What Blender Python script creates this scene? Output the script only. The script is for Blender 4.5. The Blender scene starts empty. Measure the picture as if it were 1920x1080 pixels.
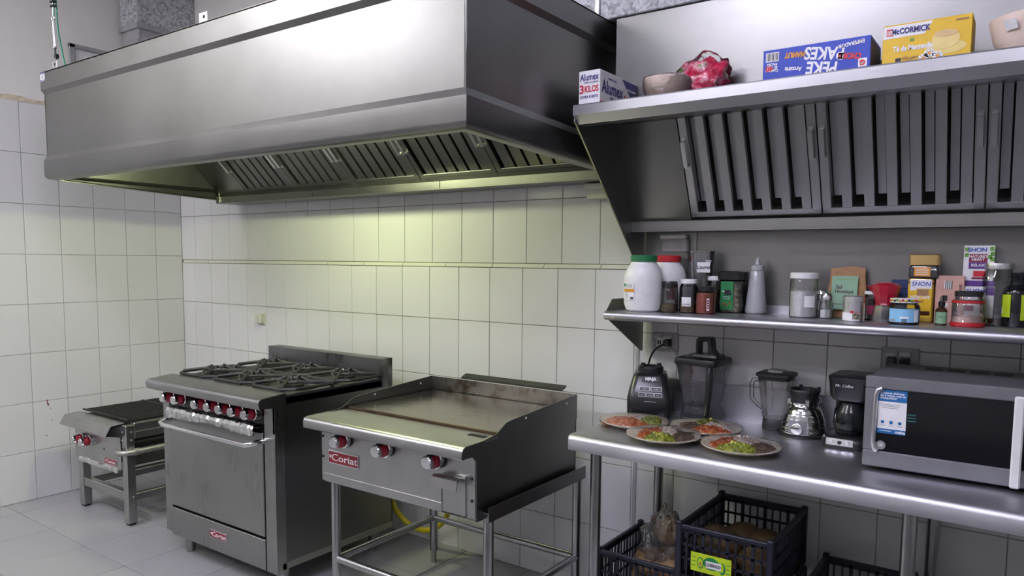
import bpy, bmesh, math, random
from mathutils import Vector, Matrix, Euler
PI = math.pi
random.seed(7)
scene = bpy.context.scene
COL = scene.collection

# ------------------------------------------------------------------ camera, world, lights, exposure
cam_d = bpy.data.cameras.new('camera')
cam = bpy.data.objects.new('camera', cam_d)
COL.objects.link(cam)
scene.camera = cam
cam_d.sensor_width = 36.0
cam_d.lens = 36.0 * 1384.384 / 1920.0
cam_d.shift_y = 71.157 / 1920.0
cam_d.clip_start = 0.05
R_ = Vector((0.815, 0.580, 0.009)); F_ = Vector((-0.57669, 0.81229, -0.08739))
F_.normalize(); R_ = (R_ - F_ * R_.dot(F_)).normalized(); U_ = R_.cross(F_)
M = Matrix(((R_.x, U_.x, -F_.x), (R_.y, U_.y, -F_.y), (R_.z, U_.z, -F_.z)))
cam.rotation_euler = M.to_euler()
cam.location = (4.8995, -2.8984, 1.5007)

world = bpy.data.worlds.new('world'); scene.world = world
world.use_nodes = True
world.node_tree.nodes['Background'].inputs['Color'].default_value = (0.80, 0.82, 0.95, 1)
world.node_tree.nodes['Background'].inputs['Strength'].default_value = 0.05

scene.view_settings.view_transform = 'Standard'
scene.view_settings.look = 'None'
scene.view_settings.gamma = 1.0
scene.view_settings.use_curve_mapping = False
scene.view_settings.exposure = -0.05

def area_light(name, loc, rot, sx, sy, power, color):
    l = bpy.data.lights.new(name, 'AREA'); l.shape = 'RECTANGLE'; l.size = sx; l.size_y = sy
    l.energy = power; l.color = color
    o = bpy.data.objects.new(name, l); COL.objects.link(o); o.location = loc; o.rotation_euler = rot
    return o
# the tubes of two ceiling fixtures, then two more added as fill (fixtures themselves are built further down)
TUBES = [(0.85, -3.05, 3.16), (3.78, -2.25, 3.16), (5.2, -3.9, 3.16), (2.3, -4.5, 3.16)]
TUBE_POWER = [(24, 80, (0.96, 0.94, 0.98)), (38, 12, (0.76, 0.73, 1.0)), (15, 10, (0.78, 0.76, 1.0)), (14, 22, (0.93, 0.92, 1.0))]
for p_, (dn, up, col_) in zip(TUBES, TUBE_POWER):
    area_light('tube_light', p_, (0, 0, 0), 1.2, 0.25, dn, col_)
    area_light('fill_uplight', (p_[0], p_[1], p_[2]+0.10), (PI, 0, 0), 1.2, 0.25, up, col_)  # upward light added over each housing for soft ceiling bounce
HOOD_LAMP = (2.05, -0.72, 2.25)
lp = bpy.data.lights.new('hood_lamp_light', 'POINT'); lp.energy = 40; lp.color = (0.93, 1.0, 0.56); lp.shadow_soft_size = 0.07
lpo = bpy.data.objects.new('hood_lamp_light', lp); COL.objects.link(lpo); lpo.location = (HOOD_LAMP[0], HOOD_LAMP[1], HOOD_LAMP[2] - 0.10)

# ------------------------------------------------------------------ helpers
OFF = {}
def thing(name, label, cat, loc=(0, 0, 0), rotz=0.0, group=None, world=True):
    o = bpy.data.objects.new(name, None); COL.objects.link(o)
    o.empty_display_size = 0.05
    o.location = loc; o.rotation_euler = (0, 0, rotz)
    o['label'] = label; o['category'] = cat
    if group: o['group'] = group
    OFF[o.name] = Vector(loc) if world else Vector((0, 0, 0))
    return o
def struct(o):
    o['kind'] = 'structure'; return o
def tag(o, label, cat, group=None):
    o['label'] = label; o['category'] = cat
    if group: o['group'] = group
    return o

class MB:
    def __init__(s): s.v = []; s.f = []
    def add(s, vs, fs):
        n = len(s.v); s.v += [Vector(p) for p in vs]; s.f += [tuple(i + n for i in f) for f in fs]; return s
    def box(s, x0, y0, z0, x1, y1, z1):
        v = [(x0,y0,z0),(x1,y0,z0),(x1,y1,z0),(x0,y1,z0),(x0,y0,z1),(x1,y0,z1),(x1,y1,z1),(x0,y1,z1)]
        return s.add(v, [(0,3,2,1),(4,5,6,7),(0,1,5,4),(1,2,6,5),(2,3,7,6),(3,0,4,7)])
    def cbox(s, c, d): return s.box(c[0]-d[0]/2, c[1]-d[1]/2, c[2]-d[2]/2, c[0]+d[0]/2, c[1]+d[1]/2, c[2]+d[2]/2)
    def prism(s, poly, axis, a0, a1):
        def P(u, v, a):
            return (a, u, v) if axis == 'x' else (u, a, v) if axis == 'y' else (u, v, a)
        n = len(poly)
        vs = [P(u, v, a0) for u, v in poly] + [P(u, v, a1) for u, v in poly]
        fs = [tuple(range(n)), tuple(range(2*n-1, n-1, -1))] + [(i, i+n, (i+1) % n + n, (i+1) % n) for i in range(n)]
        return s.add(vs, fs)
    def tube(s, pts, r, n=10, caps=True, closed=False):
        pts = [Vector(p) for p in pts]; m = len(pts)
        rr = r if isinstance(r, (list, tuple)) else [r]*m
        vs = []; up = None
        for i, p in enumerate(pts):
            if closed: t = (pts[(i+1) % m] - pts[i-1])
            else: t = pts[min(i+1, m-1)] - pts[max(i-1, 0)]
            if 0 < i < m-1 or closed:
                a = (p - pts[i-1]).normalized(); b = (pts[(i+1) % m] - p).normalized()
                t = a + b
                if t.length < 1e-6: t = a
            t.normalize()
            if up is None:
                up = Vector((0, 0, 1)) if abs(t.z) < 0.9 else Vector((1, 0, 0))
            x = t.cross(up)
            if x.length < 1e-6: x = t.orthogonal()
            x.normalize(); y = x.cross(t).normalized(); up = y
            for k in range(n):
                a = 2*PI*k/n; vs.append(p + (x*math.cos(a) + y*math.sin(a))*rr[i])
        fs = []
        for i in range(m if closed else m-1):
            j = (i+1) % m
            for k in range(n):
                l = (k+1) % n
                fs.append((i*n+k, i*n+l, j*n+l, j*n+k))
        if caps and not closed:
            fs.append(tuple(range(n-1, -1, -1))); fs.append(tuple((m-1)*n+k for k in range(n)))
        return s.add(vs, fs)
    def cyl(s, p0, p1, r, n=16, r1=None): return s.tube([p0, p1], [r, r if r1 is None else r1], n)
    def lathe(s, prof, n=24, c=(0, 0, 0), axis='z', sx=1.0, sy=1.0):
        c = Vector(c); vs = []; idx = []
        for (r, h) in prof:
            if r < 1e-6:
                p = Vector((0, 0, h)); idx.append([len(vs)]); vs.append(p)
            else:
                idx.append(list(range(len(vs), len(vs)+n)))
                for k in range(n):
                    a = 2*PI*k/n; vs.append(Vector((r*sx*math.cos(a), r*sy*math.sin(a), h)))
        if axis == 'y': vs = [Vector((p.x, -p.z, p.y)) for p in vs]   # height runs to -y
        if axis == 'x': vs = [Vector((p.z, p.x, p.y)) for p in vs]
        vs = [p + c for p in vs]; fs = []
        for a, b in zip(idx[:-1], idx[1:]):
            for k in range(n):
                l = (k+1) % n
                if len(a) == 1 and len(b) == 1: continue
                if len(a) == 1: fs.append((a[0], b[l], b[k]))
                elif len(b) == 1: fs.append((a[k], a[l], b[0]))
                else: fs.append((a[k], a[l], b[l], b[k]))
        return s.add(vs, fs)
    def ball(s, c, r, n=14, m=9, sc=(1, 1, 1)):
        pr = [(math.sin(PI*i/m)*r, -math.cos(PI*i/m)*r) for i in range(m+1)]
        pr[0] = (0, -r); pr[-1] = (0, r)
        k = len(s.v); s.lathe(pr, n)
        for i in range(k, len(s.v)):
            p = s.v[i]; s.v[i] = Vector((p.x*sc[0]+c[0], p.y*sc[1]+c[1], p.z*sc[2]+c[2]))
        return s
    def rsec(s, secs, n=6, cap=True):
        """stack of rounded-rectangle sections: (cx, cy, z, halfx, halfy, radius)"""
        rings = []
        for (cx, cy, z, hx, hy, r) in secs:
            ring = []
            for (sx, sy, a0) in ((1, 1, 0), (-1, 1, PI/2), (-1, -1, PI), (1, -1, 1.5*PI)):
                for k in range(n+1):
                    a = a0 + k*PI/2/n
                    ring.append((cx + sx*(hx-r) + r*math.cos(a), cy + sy*(hy-r) + r*math.sin(a), z))
            rings.append(ring)
        m = len(rings[0]); vs = [p for r in rings for p in r]; fs = []
        for i in range(len(rings)-1):
            for k in range(m):
                l = (k+1) % m; fs.append((i*m+k, i*m+l, (i+1)*m+l, (i+1)*m+k))
        if cap:
            fs.append(tuple(range(m-1, -1, -1))); fs.append(tuple((len(rings)-1)*m+k for k in range(m)))
        return s.add(vs, fs)
    def mod(s, fn):
        s.v = [Vector(fn(p)) for p in s.v]; return s
    def mesh(s, name, bevel=0, off=None, seg=1, smooth=35):
        me = bpy.data.meshes.new(name)
        o = off or Vector((0, 0, 0))
        me.from_pydata([tuple(p - o) for p in s.v], [], s.f)
        bm = bmesh.new(); bm.from_mesh(me)
        bmesh.ops.recalc_face_normals(bm, faces=bm.faces)
        if bevel:
            ed = [e for e in bm.edges if len(e.link_faces) == 2 and e.calc_face_angle(0) > 0.6]
            bmesh.ops.bevel(bm, geom=ed, offset=bevel, segments=seg, affect='EDGES', profile=0.6, clamp_overlap=True)
        bm.to_mesh(me); bm.free()
        if smooth:
            me.polygons.foreach_set('use_smooth', [True]*len(me.polygons))
            me.set_sharp_from_angle(angle=math.radians(smooth))
        return me
    def build(s, name, mat, parent=None, bevel=0, seg=1, smooth=35):
        off = OFF.get(parent.name, Vector((0, 0, 0))) if parent else Vector((0, 0, 0))
        me = s.mesh(name, bevel, off, seg, smooth)
        me.materials.append(mat)
        return link(name, me, parent)
def link(name, me, parent=None):
    o = bpy.data.objects.new(name, me); COL.objects.link(o)
    if parent:
        o.parent = parent; OFF[o.name] = OFF.get(parent.name, Vector((0, 0, 0)))
    return o
def copy_tree(o, parent=None):
    c = o.copy(); COL.objects.link(c); c.parent = parent
    OFF[c.name] = OFF.get(o.name, Vector((0, 0, 0)))
    for ch in list(o.children): copy_tree(ch, c)
    return c
FRONT = (PI/2, 0, 0); RIGHT = (PI/2, 0, PI/2); UP = (0, 0, 0)
def txt(body, size, mat, parent, loc, rot=FRONT, name='lettering', sx=1.0, bold=0.0, align='CENTER', shear=0.0, spacing=1.0, depth=0.0003):
    cu = bpy.data.curves.new(name, 'FONT'); cu.body = body; cu.size = size; cu.align_x = align; cu.align_y = 'CENTER'
    cu.resolution_u = 3; cu.extrude = depth; cu.offset = bold; cu.shear = shear; cu.space_character = spacing
    cu.space_line = 0.85
    t = bpy.data.objects.new('tmp', cu)
    me = bpy.data.meshes.new_from_object(t)
    me.name = name
    bpy.data.objects.remove(t); bpy.data.curves.remove(cu)
    me.materials.clear(); me.materials.append(mat)
    me.transform(Matrix.Diagonal((sx, 1, 1, 1)))
    off = OFF.get(parent.name, Vector((0, 0, 0)))
    me.transform(Matrix.Translation(Vector(loc) - off) @ Euler(rot).to_matrix().to_4x4())
    return link(name, me, parent)
def decal(name, mat, parent, c, w, h, rot=FRONT, t=0.0008):
    """thin printed patch centred at c, lying in the plane given by rot"""
    b = MB().box(-w/2, -h/2, 0, w/2, h/2, t)
    m = Matrix.Translation(Vector(c)) @ Euler(rot).to_matrix().to_4x4()
    b.mod(lambda p: m @ p)
    return b.build(name, mat, parent)
def wrap_patch(name, mat, parent, c, r, a0, a1, z0, z1, n=10, t=0.0008):
    """printed label bent round a jar, angles measured from +x"""
    b = MB(); vs = []; fs = []
    for i in range(n+1):
        a = a0 + (a1-a0)*i/n
        for rr, z in ((r, z0), (r, z1), (r+t, z1), (r+t, z0)):
            vs.append((c[0]+rr*math.cos(a), c[1]+rr*math.sin(a), z))
    for i in range(n):
        for k in range(4):
            l = (k+1) % 4; fs.append((i*4+k, i*4+l, (i+1)*4+l, (i+1)*4+k))
    fs.append((0, 1, 2, 3)); fs.append((n*4+3, n*4+2, n*4+1, n*4))
    return b.add(vs, fs).build(name, mat, parent)

# ------------------------------------------------------------------ materials
def new_mat(name):
    m = bpy.data.materials.new(name); m.use_nodes = True
    nt = m.node_tree; return m, nt, nt.nodes['Principled BSDF']
def N(nt, t, **k):
    n = nt.nodes.new(t)
    for a, b in k.items(): setattr(n, a, b)
    return n
def ramp(nt, src, pts):
    r = N(nt, 'ShaderNodeValToRGB'); e = r.color_ramp.elements
    while len(e) < len(pts): e.new(0.5)
    for i, (p, c) in enumerate(pts):
        e[i].position = p; e[i].color = c if len(c) == 4 else (*c, 1)
    nt.links.new(src, r.inputs['Fac']); return r
def noise(nt, scale, detail=4, mapscale=None, rough=0.5, coord='Object'):
    tc = N(nt, 'ShaderNodeTexCoord'); n = N(nt, 'ShaderNodeTexNoise')
    n.inputs['Scale'].default_value = scale; n.inputs['Detail'].default_value = detail; n.inputs['Roughness'].default_value = rough
    if mapscale:
        mp = N(nt, 'ShaderNodeMapping'); mp.inputs['Scale'].default_value = mapscale
        nt.links.new(tc.outputs[coord], mp.inputs['Vector']); nt.links.new(mp.outputs['Vector'], n.inputs['Vector'])
    else: nt.links.new(tc.outputs[coord], n.inputs['Vector'])
    return n
def bump(nt, bsdf, src, strength, dist=0.001):
    b = N(nt, 'ShaderNodeBump'); b.inputs['Strength'].default_value = strength; b.inputs['Distance'].default_value = dist
    nt.links.new(src, b.inputs['Height']); nt.links.new(b.outputs['Normal'], bsdf.inputs['Normal'])
def flat(name, col, rough=0.5, metal=0.0, spec=0.5, emit=None, var=0.06, nscale=25):
    m, nt, b = new_mat(name)
    n = noise(nt, nscale, 3)
    lo = tuple(max(0, c*(1-var)) for c in col); hi = tuple(min(1, c*(1+var)) for c in col)
    r = ramp(nt, n.outputs['Fac'], [(0.3, lo), (0.7, hi)])
    nt.links.new(r.outputs['Color'], b.inputs['Base Color'])
    b.inputs['Roughness'].default_value = rough; b.inputs['Metallic'].default_value = metal
    b.inputs['Specular IOR Level'].default_value = spec
    if emit:
        b.inputs['Emission Color'].default_value = (*emit[0], 1); b.inputs['Emission Strength'].default_value = emit[1]
    return m
def steel(name, col=(0.56, 0.56, 0.55), rough=0.33, grain=(3, 160, 160), smudge=0.10, bs=0.06, stain=None, smscale=3.0, metal=1.0):
    m, nt, b = new_mat(name)
    g = noise(nt, 1.0, 5, grain, 0.6)
    s = noise(nt, smscale, 5, None, 0.6)
    mx = N(nt, 'ShaderNodeMath', operation='MULTIPLY_ADD')
    nt.links.new(g.outputs['Fac'], mx.inputs[0]); mx.inputs[1].default_value = 0.14; mx.inputs[2].default_value = rough - 0.07 - smudge*0.5
    ad = N(nt, 'ShaderNodeMath', operation='MULTIPLY_ADD')
    nt.links.new(s.outputs['Fac'], ad.inputs[0]); ad.inputs[1].default_value = smudge; nt.links.new(mx.outputs[0], ad.inputs[2])
    nt.links.new(ad.outputs[0], b.inputs['Roughness'])
    r = ramp(nt, s.outputs['Fac'], [(0.25, tuple(c*0.86 for c in col)), (0.75, tuple(min(1, c*1.08) for c in col))])
    out = r.outputs['Color']
    if stain:
        s2 = noise(nt, stain[1], 6, stain[2] if len(stain) > 2 else None, 0.65)
        rr = ramp(nt, s2.outputs['Fac'], [(0.52, (0, 0, 0)), (0.68, (1, 1, 1))])
        mix = N(nt, 'ShaderNodeMix', data_type='RGBA')
        nt.links.new(rr.outputs['Color'], mix.inputs['Factor']); nt.links.new(out, mix.inputs[6]); mix.inputs[7].default_value = (*stain[0], 1)
        out = mix.outputs[2]
    nt.links.new(out, b.inputs['Base Color'])
    b.inputs['Metallic'].default_value = metal
    bump(nt, b, g.outputs['Fac'], bs, 0.0006)
    return m
def film(name, tint=(0.95, 0.95, 0.95), gloss=0.10, ior=1.45, rough=0.06, wrinkle=0.0, base=0.0, basecol=(0.8, 0.8, 0.8)):
    """thin clear glass or plastic: see-through with a glossy coat"""
    m = bpy.data.materials.new(name); m.use_nodes = True; nt = m.node_tree
    nt.nodes.remove(nt.nodes['Principled BSDF']); out = nt.nodes['Material Output']
    t = N(nt, 'ShaderNodeBsdfTransparent'); t.inputs['Color'].default_value = (*tint, 1)
    g = N(nt, 'ShaderNodeBsdfGlossy'); g.inputs['Roughness'].default_value = rough
    fr = N(nt, 'ShaderNodeFresnel'); fr.inputs['IOR'].default_value = ior
    ad = N(nt, 'ShaderNodeMath', operation='ADD'); nt.links.new(fr.outputs[0], ad.inputs[0]); ad.inputs[1].default_value = gloss; ad.use_clamp = True
    mx = N(nt, 'ShaderNodeMixShader'); nt.links.new(ad.outputs[0], mx.inputs['Fac'])
    src = t.outputs[0]
    if base:
        d = N(nt, 'ShaderNodeBsdfDiffuse'); d.inputs['Color'].default_value = (*basecol, 1)
        m2 = N(nt, 'ShaderNodeMixShader'); m2.inputs['Fac'].default_value = base
        nt.links.new(t.outputs[0], m2.inputs[1]); nt.links.new(d.outputs[0], m2.inputs[2]); src = m2.outputs[0]
    nt.links.new(src, mx.inputs[1]); nt.links.new(g.outputs[0], mx.inputs[2]); nt.links.new(mx.outputs[0], out.inputs['Surface'])
    if wrinkle:
        n = noise(nt, 40, 4)
        b = N(nt, 'ShaderNodeBump'); b.inputs['Strength'].default_value = wrinkle; b.inputs['Distance'].default_value = 0.01
        nt.links.new(n.outputs['Fac'], b.inputs['Height']); nt.links.new(b.outputs['Normal'], g.inputs['Normal']); nt.links.new(b.outputs['Normal'], fr.inputs['Normal'])
    return m
def speckle(name, cols, scale, rough=0.6, detail=3, kind='noise', bumps=0.3, dist=0.003, spec=0.4):
    m, nt, b = new_mat(name)
    if kind == 'voronoi':
        tc = N(nt, 'ShaderNodeTexCoord'); v = N(nt, 'ShaderNodeTexVoronoi'); v.inputs['Scale'].default_value = scale
        nt.links.new(tc.outputs['Object'], v.inputs['Vector'])
        sp = N(nt, 'ShaderNodeSeparateColor'); nt.links.new(v.outputs['Color'], sp.inputs[0]); src = sp.outputs[0]
    else:
        src = noise(nt, scale, detail).outputs['Fac']
    k = len(cols)
    lo, hi = (0.0, 1.0) if kind == 'voronoi' else (0.32, 0.68)
    r = ramp(nt, src, [(lo + (hi-lo)*i/max(1, k-1), c) for i, c in enumerate(cols)])
    nt.links.new(r.outputs['Color'], b.inputs['Base Color']); b.inputs['Roughness'].default_value = rough
    b.inputs['Specular IOR Level'].default_value = spec
    if bumps: bump(nt, b, src, bumps, dist)
    return m

def tile_mat(name, col, rough, var=0.05, stain=None, cloud=0.05):
    m, nt, b = new_mat(name)
    oi = N(nt, 'ShaderNodeObjectInfo')
    n = noise(nt, 3.0, 4)
    a = N(nt, 'ShaderNodeMath', operation='MULTIPLY_ADD'); nt.links.new(oi.outputs['Random'], a.inputs[0]); a.inputs[1].default_value = var; a.inputs[2].default_value = 1 - var/2
    c = N(nt, 'ShaderNodeMath', operation='MULTIPLY_ADD'); nt.links.new(n.outputs['Fac'], c.inputs[0]); c.inputs[1].default_value = cloud*2; c.inputs[2].default_value = 1-cloud
    d = N(nt, 'ShaderNodeMath', operation='MULTIPLY'); nt.links.new(a.outputs[0], d.inputs[0]); nt.links.new(c.outputs[0], d.inputs[1])
    mx = N(nt, 'ShaderNodeMix', data_type='RGBA', blend_type='MULTIPLY'); mx.inputs['Factor'].default_value = 1
    mx.inputs[6].default_value = (*col, 1); cb = N(nt, 'ShaderNodeCombineColor')
    for i in range(3): nt.links.new(d.outputs[0], cb.inputs[i])
    nt.links.new(cb.outputs[0], mx.inputs[7])
    out = mx.outputs[2]
    if stain:
        g = noise(nt, stain[1], 6, None, 0.7)
        rr = ramp(nt, g.outputs['Fac'], [(0.5, (0, 0, 0)), (0.8, (0.5, 0.5, 0.5))])
        m2 = N(nt, 'ShaderNodeMix', data_type='RGBA'); nt.links.new(rr.outputs['Color'], m2.inputs['Factor'])
        nt.links.new(out, m2.inputs[6]); m2.inputs[7].default_value = (*stain[0], 1); out = m2.outputs[2]
    nt.links.new(out, b.inputs['Base Color'])
    b.inputs['Roughness'].default_value = rough; b.inputs['Specular IOR Level'].default_value = 0.45
    bn = noise(nt, 9.0, 2); bump(nt, b, bn.outputs['Fac'], 0.05, 0.004)
    return m

MT = {}
MT['tile'] = tile_mat('white_glazed_tile', (0.70, 0.70, 0.69), 0.16)
MT['grout'] = flat('tile_grout', (0.27, 0.26, 0.22), 0.9)
MT['grout_pale'] = flat('pale_grout', (0.42, 0.42, 0.41), 0.9)
MT['floor_tile'] = tile_mat('grey_floor_tile', (0.33, 0.33, 0.335), 0.28, 0.10, ((0.26, 0.25, 0.24), 5.0), 0.10)
MT['floor_grout'] = flat('floor_grout', (0.06, 0.06, 0.06), 0.9)
MT['plaster'] = speckle('painted_plaster', [(0.74, 0.72, 0.69), (0.82, 0.80, 0.77)], 3.0, 0.85, 5, bumps=0.25, dist=0.004)
MT['cream'] = flat('cream_mortar', (0.62, 0.54, 0.40), 0.85, var=0.2)
MT['trim_tile'] = tile_mat('cream_trim_tile', (0.74, 0.73, 0.62), 0.3)
MT['room'] = flat('far_wall_paint', (0.50, 0.49, 0.48), 0.8)
MT['ceil'] = flat('ceiling_paint', (0.75, 0.75, 0.75), 0.85)
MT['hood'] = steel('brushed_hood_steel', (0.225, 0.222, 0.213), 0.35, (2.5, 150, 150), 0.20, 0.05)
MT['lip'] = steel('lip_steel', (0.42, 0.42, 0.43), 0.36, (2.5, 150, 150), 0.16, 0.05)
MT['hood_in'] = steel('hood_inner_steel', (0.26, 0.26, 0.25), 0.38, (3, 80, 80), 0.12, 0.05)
MT['filter'] = steel('greasy_filter_steel', (0.20, 0.20, 0.20), 0.42, (60, 60, 3), 0.15, 0.05)
MT['filter2'] = steel('clean_filter_steel', (0.50, 0.50, 0.51), 0.40, (60, 60, 3), 0.18, 0.06)
MT['black_gap'] = flat('dark_void', (0.012, 0.012, 0.013), 0.9)
MT['range'] = steel('worn_range_steel', (0.36, 0.36, 0.35), 0.30, (120, 120, 3), 0.16, 0.05)
MT['griddle_front'] = steel('wiped_griddle_steel', (0.46, 0.46, 0.45), 0.34, (120, 120, 3), 0.2, 0.05, smscale=6)
MT['range_side'] = steel('dull_side_steel', (0.20, 0.20, 0.20), 0.34, (120, 120, 4), 0.14, 0.05)
MT['rangetop'] = steel('cooktop_steel', (0.22, 0.22, 0.215), 0.40, (60, 6, 60), 0.2, 0.05, ((0.06, 0.055, 0.05), 6.0))
MT['splash'] = steel('sooty_splash_steel', (0.22, 0.22, 0.22), 0.42, (60, 60, 4), 0.2, 0.05, ((0.02, 0.02, 0.02), 7.0, (1, 1, 0.55)))
MT['ledge'] = steel('rolled_ledge_steel', (0.40, 0.40, 0.39), 0.34, (3, 120, 120), 0.15, 0.05)
MT['table'] = steel('table_steel', (0.54, 0.54, 0.57), 0.42, (3, 110, 110), 0.16, 0.08)
MT['tubesteel'] = flat('tube_steel', (0.46, 0.46, 0.46), 0.27, 1.0, var=0.1, nscale=9)
MT['griddle_plate'] = steel('oily_griddle_plate', (0.30, 0.26, 0.19), 0.20, (4, 40, 40), 0.16, 0.03, ((0.09, 0.065, 0.035), 4.0))
MT['griddle_edge'] = steel('burnt_plate_edge', (0.16, 0.11, 0.07), 0.5, (40, 40, 40), 0.2, 0.2, ((0.05, 0.03, 0.02), 12.0))
MT['greasy'] = steel('greasy_guard_steel', (0.42, 0.41, 0.38), 0.30, (4, 60, 60), 0.2, 0.05, ((0.11, 0.08, 0.04), 7.0))
MT['chrome'] = flat('chrome', (0.75, 0.75, 0.75), 0.10, 1.0)
MT['iron'] = flat('cast_iron', (0.030, 0.029, 0.028), 0.5, 0.4, var=0.3)
MT['galv'] = speckle('galvanised_spangle', [(0.22, 0.23, 0.24), (0.42, 0.43, 0.45), (0.56, 0.57, 0.60)], 75, 0.45, kind='voronoi', bumps=0.05)
MT['galv2'] = speckle('galvanised_dull', [(0.27, 0.27, 0.28), (0.38, 0.38, 0.39)], 9, 0.5, bumps=0.05)
MT['red_knob'] = flat('red_enamel', (0.30, 0.010, 0.030), 0.35)
MT['red_plate'] = flat('red_badge', (0.22, 0.008, 0.020), 0.35)
MT['foil'] = steel('crumpled_foil', (0.78, 0.78, 0.77), 0.25, (40, 40, 40), 0.2, 0.9, smscale=20)
MT['black'] = flat('black_plastic', (0.012, 0.012, 0.014), 0.28)
MT['blackm'] = flat('matt_black_plastic', (0.016, 0.016, 0.018), 0.5)
MT['navy'] = flat('navy_crate_plastic', (0.010, 0.011, 0.022), 0.42)
MT['white'] = flat('white_plastic', (0.72, 0.72, 0.71), 0.4)
MT['white_p'] = flat('white_print', (0.80, 0.80, 0.80), 0.5)
MT['paper'] = flat('white_paper', (0.74, 0.74, 0.74), 0.7)
MT['green_lid'] = flat('green_lid', (0.010, 0.14, 0.05), 0.4)
MT['red_lid'] = flat('red_lid', (0.42, 0.012, 0.02), 0.4)
MT['glass'] = film('clear_glass', (0.93, 0.95, 0.94), 0.03, 1.5, 0.03)
MT['pet'] = film('clear_plastic', (0.90, 0.90, 0.90), 0.05, 1.45, 0.08, base=0.06)
MT['smoke'] = film('smoky_plastic', (0.62, 0.62, 0.66), 0.05, 1.45, 0.10, base=0.10, basecol=(0.25, 0.25, 0.30))
MT['milky'] = film('milky_plastic', (0.72, 0.73, 0.74), 0.04, 1.4, 0.25, base=0.55, basecol=(0.62, 0.64, 0.66))
MT['wrap'] = film('cling_film', (0.98, 0.98, 0.98), 0.035, 1.3, 0.08, wrinkle=0.5)
MT['bag'] = film('crinkled_bag', (0.88, 0.88, 0.88), 0.06, 1.35, 0.14, wrinkle=1.0, base=0.07)
def pr_flat(k, c, r=0.5, **kw): MT[k] = flat(k, c, r, **kw)
pr_flat('p_blue', (0.010, 0.045, 0.42)); pr_flat('p_red', (0.52, 0.012, 0.03)); pr_flat('p_navy', (0.02, 0.02, 0.16))
pr_flat('p_yellow', (0.72, 0.46, 0.012)); pr_flat('p_black', (0.015, 0.015, 0.015)); pr_flat('p_green', (0.01, 0.19, 0.05))
pr_flat('p_pink', (0.56, 0.33, 0.27)); pr_flat('p_kraft', (0.36, 0.20, 0.09), 0.7, var=0.15); pr_flat('p_sage', (0.20, 0.36, 0.22))
pr_flat('p_purple', (0.10, 0.03, 0.22)); pr_flat('p_wine', (0.22, 0.01, 0.05)); pr_flat('p_ink', (0.02, 0.05, 0.40)); pr_flat('p_lime', (0.42, 0.56, 0.012))
pr_flat('p_cyan', (0.22, 0.48, 0.72)); pr_flat('p_orange', (0.62, 0.26, 0.02)); pr_flat('p_sblue', (0.012, 0.13, 0.36)); pr_flat('p_grey', (0.22, 0.22, 0.23))
pr_flat('p_leaf', (0.12, 0.30, 0.03)); pr_flat('gold', (0.62, 0.44, 0.18), 0.25, metal=0.9); pr_flat('p_dgold', (0.55, 0.36, 0.05), 0.4)
pr_flat('alu', (0.66, 0.66, 0.66), 0.32, metal=1.0); pr_flat('cream_cer', (0.66, 0.60, 0.48), 0.22); pr_flat('bowl', (0.76, 0.62, 0.53), 0.3)
pr_flat('p_dblue', (0.02, 0.04, 0.12), 0.4); pr_flat('amber', (0.05, 0.02, 0.008), 0.2); pr_flat('moka_red', (0.36, 0.01, 0.03), 0.3)
pr_flat('hose', (0.62, 0.52, 0.01), 0.4); pr_flat('pipe', (0.42, 0.41, 0.38), 0.45, metal=0.8, var=0.2); pr_flat('greenwire', (0.02, 0.20, 0.12), 0.5)
pr_flat('ivory', (0.62, 0.62, 0.52), 0.4); pr_flat('outlet_plate', (0.40, 0.40, 0.40), 0.4); pr_flat('mw_silver', (0.24, 0.24, 0.26), 0.38, metal=0.6)
pr_flat('mw_top', (0.10, 0.10, 0.11), 0.4); pr_flat('mw_glass', (0.006, 0.006, 0.008), 0.08); pr_flat('oil', (0.006, 0.008, 0.010), 0.15)
MT['salt'] = speckle('white_salt', [(0.70, 0.70, 0.70), (0.80, 0.80, 0.80)], 200, 0.8)
MT['brownspice'] = speckle('brown_spice', [(0.10, 0.06, 0.03), (0.22, 0.15, 0.09)], 150, 0.9)
MT['redspice'] = speckle('red_spice', [(0.28, 0.05, 0.03), (0.42, 0.10, 0.07)], 120, 0.9)
MT['herb'] = speckle('dry_herb', [(0.06, 0.06, 0.03), (0.20, 0.18, 0.12), (0.32, 0.27, 0.2)], 120, 0.9, kind='voronoi')
MT['coffee'] = speckle('dark_coffee', [(0.02, 0.012, 0.008), (0.05, 0.03, 0.02)], 160, 0.8)
MT['pinkpowder'] = speckle('pink_powder', [(0.56, 0.36, 0.30), (0.66, 0.46, 0.40)], 120, 0.9)
MT['leafdry'] = speckle('bay_leaf', [(0.14, 0.11, 0.07), (0.28, 0.23, 0.16)], 60, 0.8)
MT['beans'] = speckle('refried_beans', [(0.045, 0.026, 0.016), (0.13, 0.08, 0.05), (0.24, 0.17, 0.12)], 130, 0.6, 6, bumps=0.8)
MT['guac'] = speckle('guacamole', [(0.06, 0.08, 0.004), (0.24, 0.29, 0.015), (0.50, 0.50, 0.09)], 110, 0.35, 6, bumps=0.9)
MT['chil'] = speckle('red_sauce_and_cheese', [(0.22, 0.02, 0.003), (0.40, 0.055, 0.008), (0.46, 0.11, 0.02), (0.52, 0.20, 0.06), (0.74, 0.62, 0.50)], 120, 0.4, 6, bumps=0.9)
MT['cheese'] = speckle('crumbled_cheese', [(0.32, 0.13, 0.05), (0.66, 0.58, 0.48), (0.80, 0.77, 0.70)], 130, 0.7, 6, bumps=0.9)
MT['potato'] = speckle('potato_skin', [(0.16, 0.09, 0.04), (0.32, 0.21, 0.10)], 22, 0.7, 5, bumps=0.3)
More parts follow.
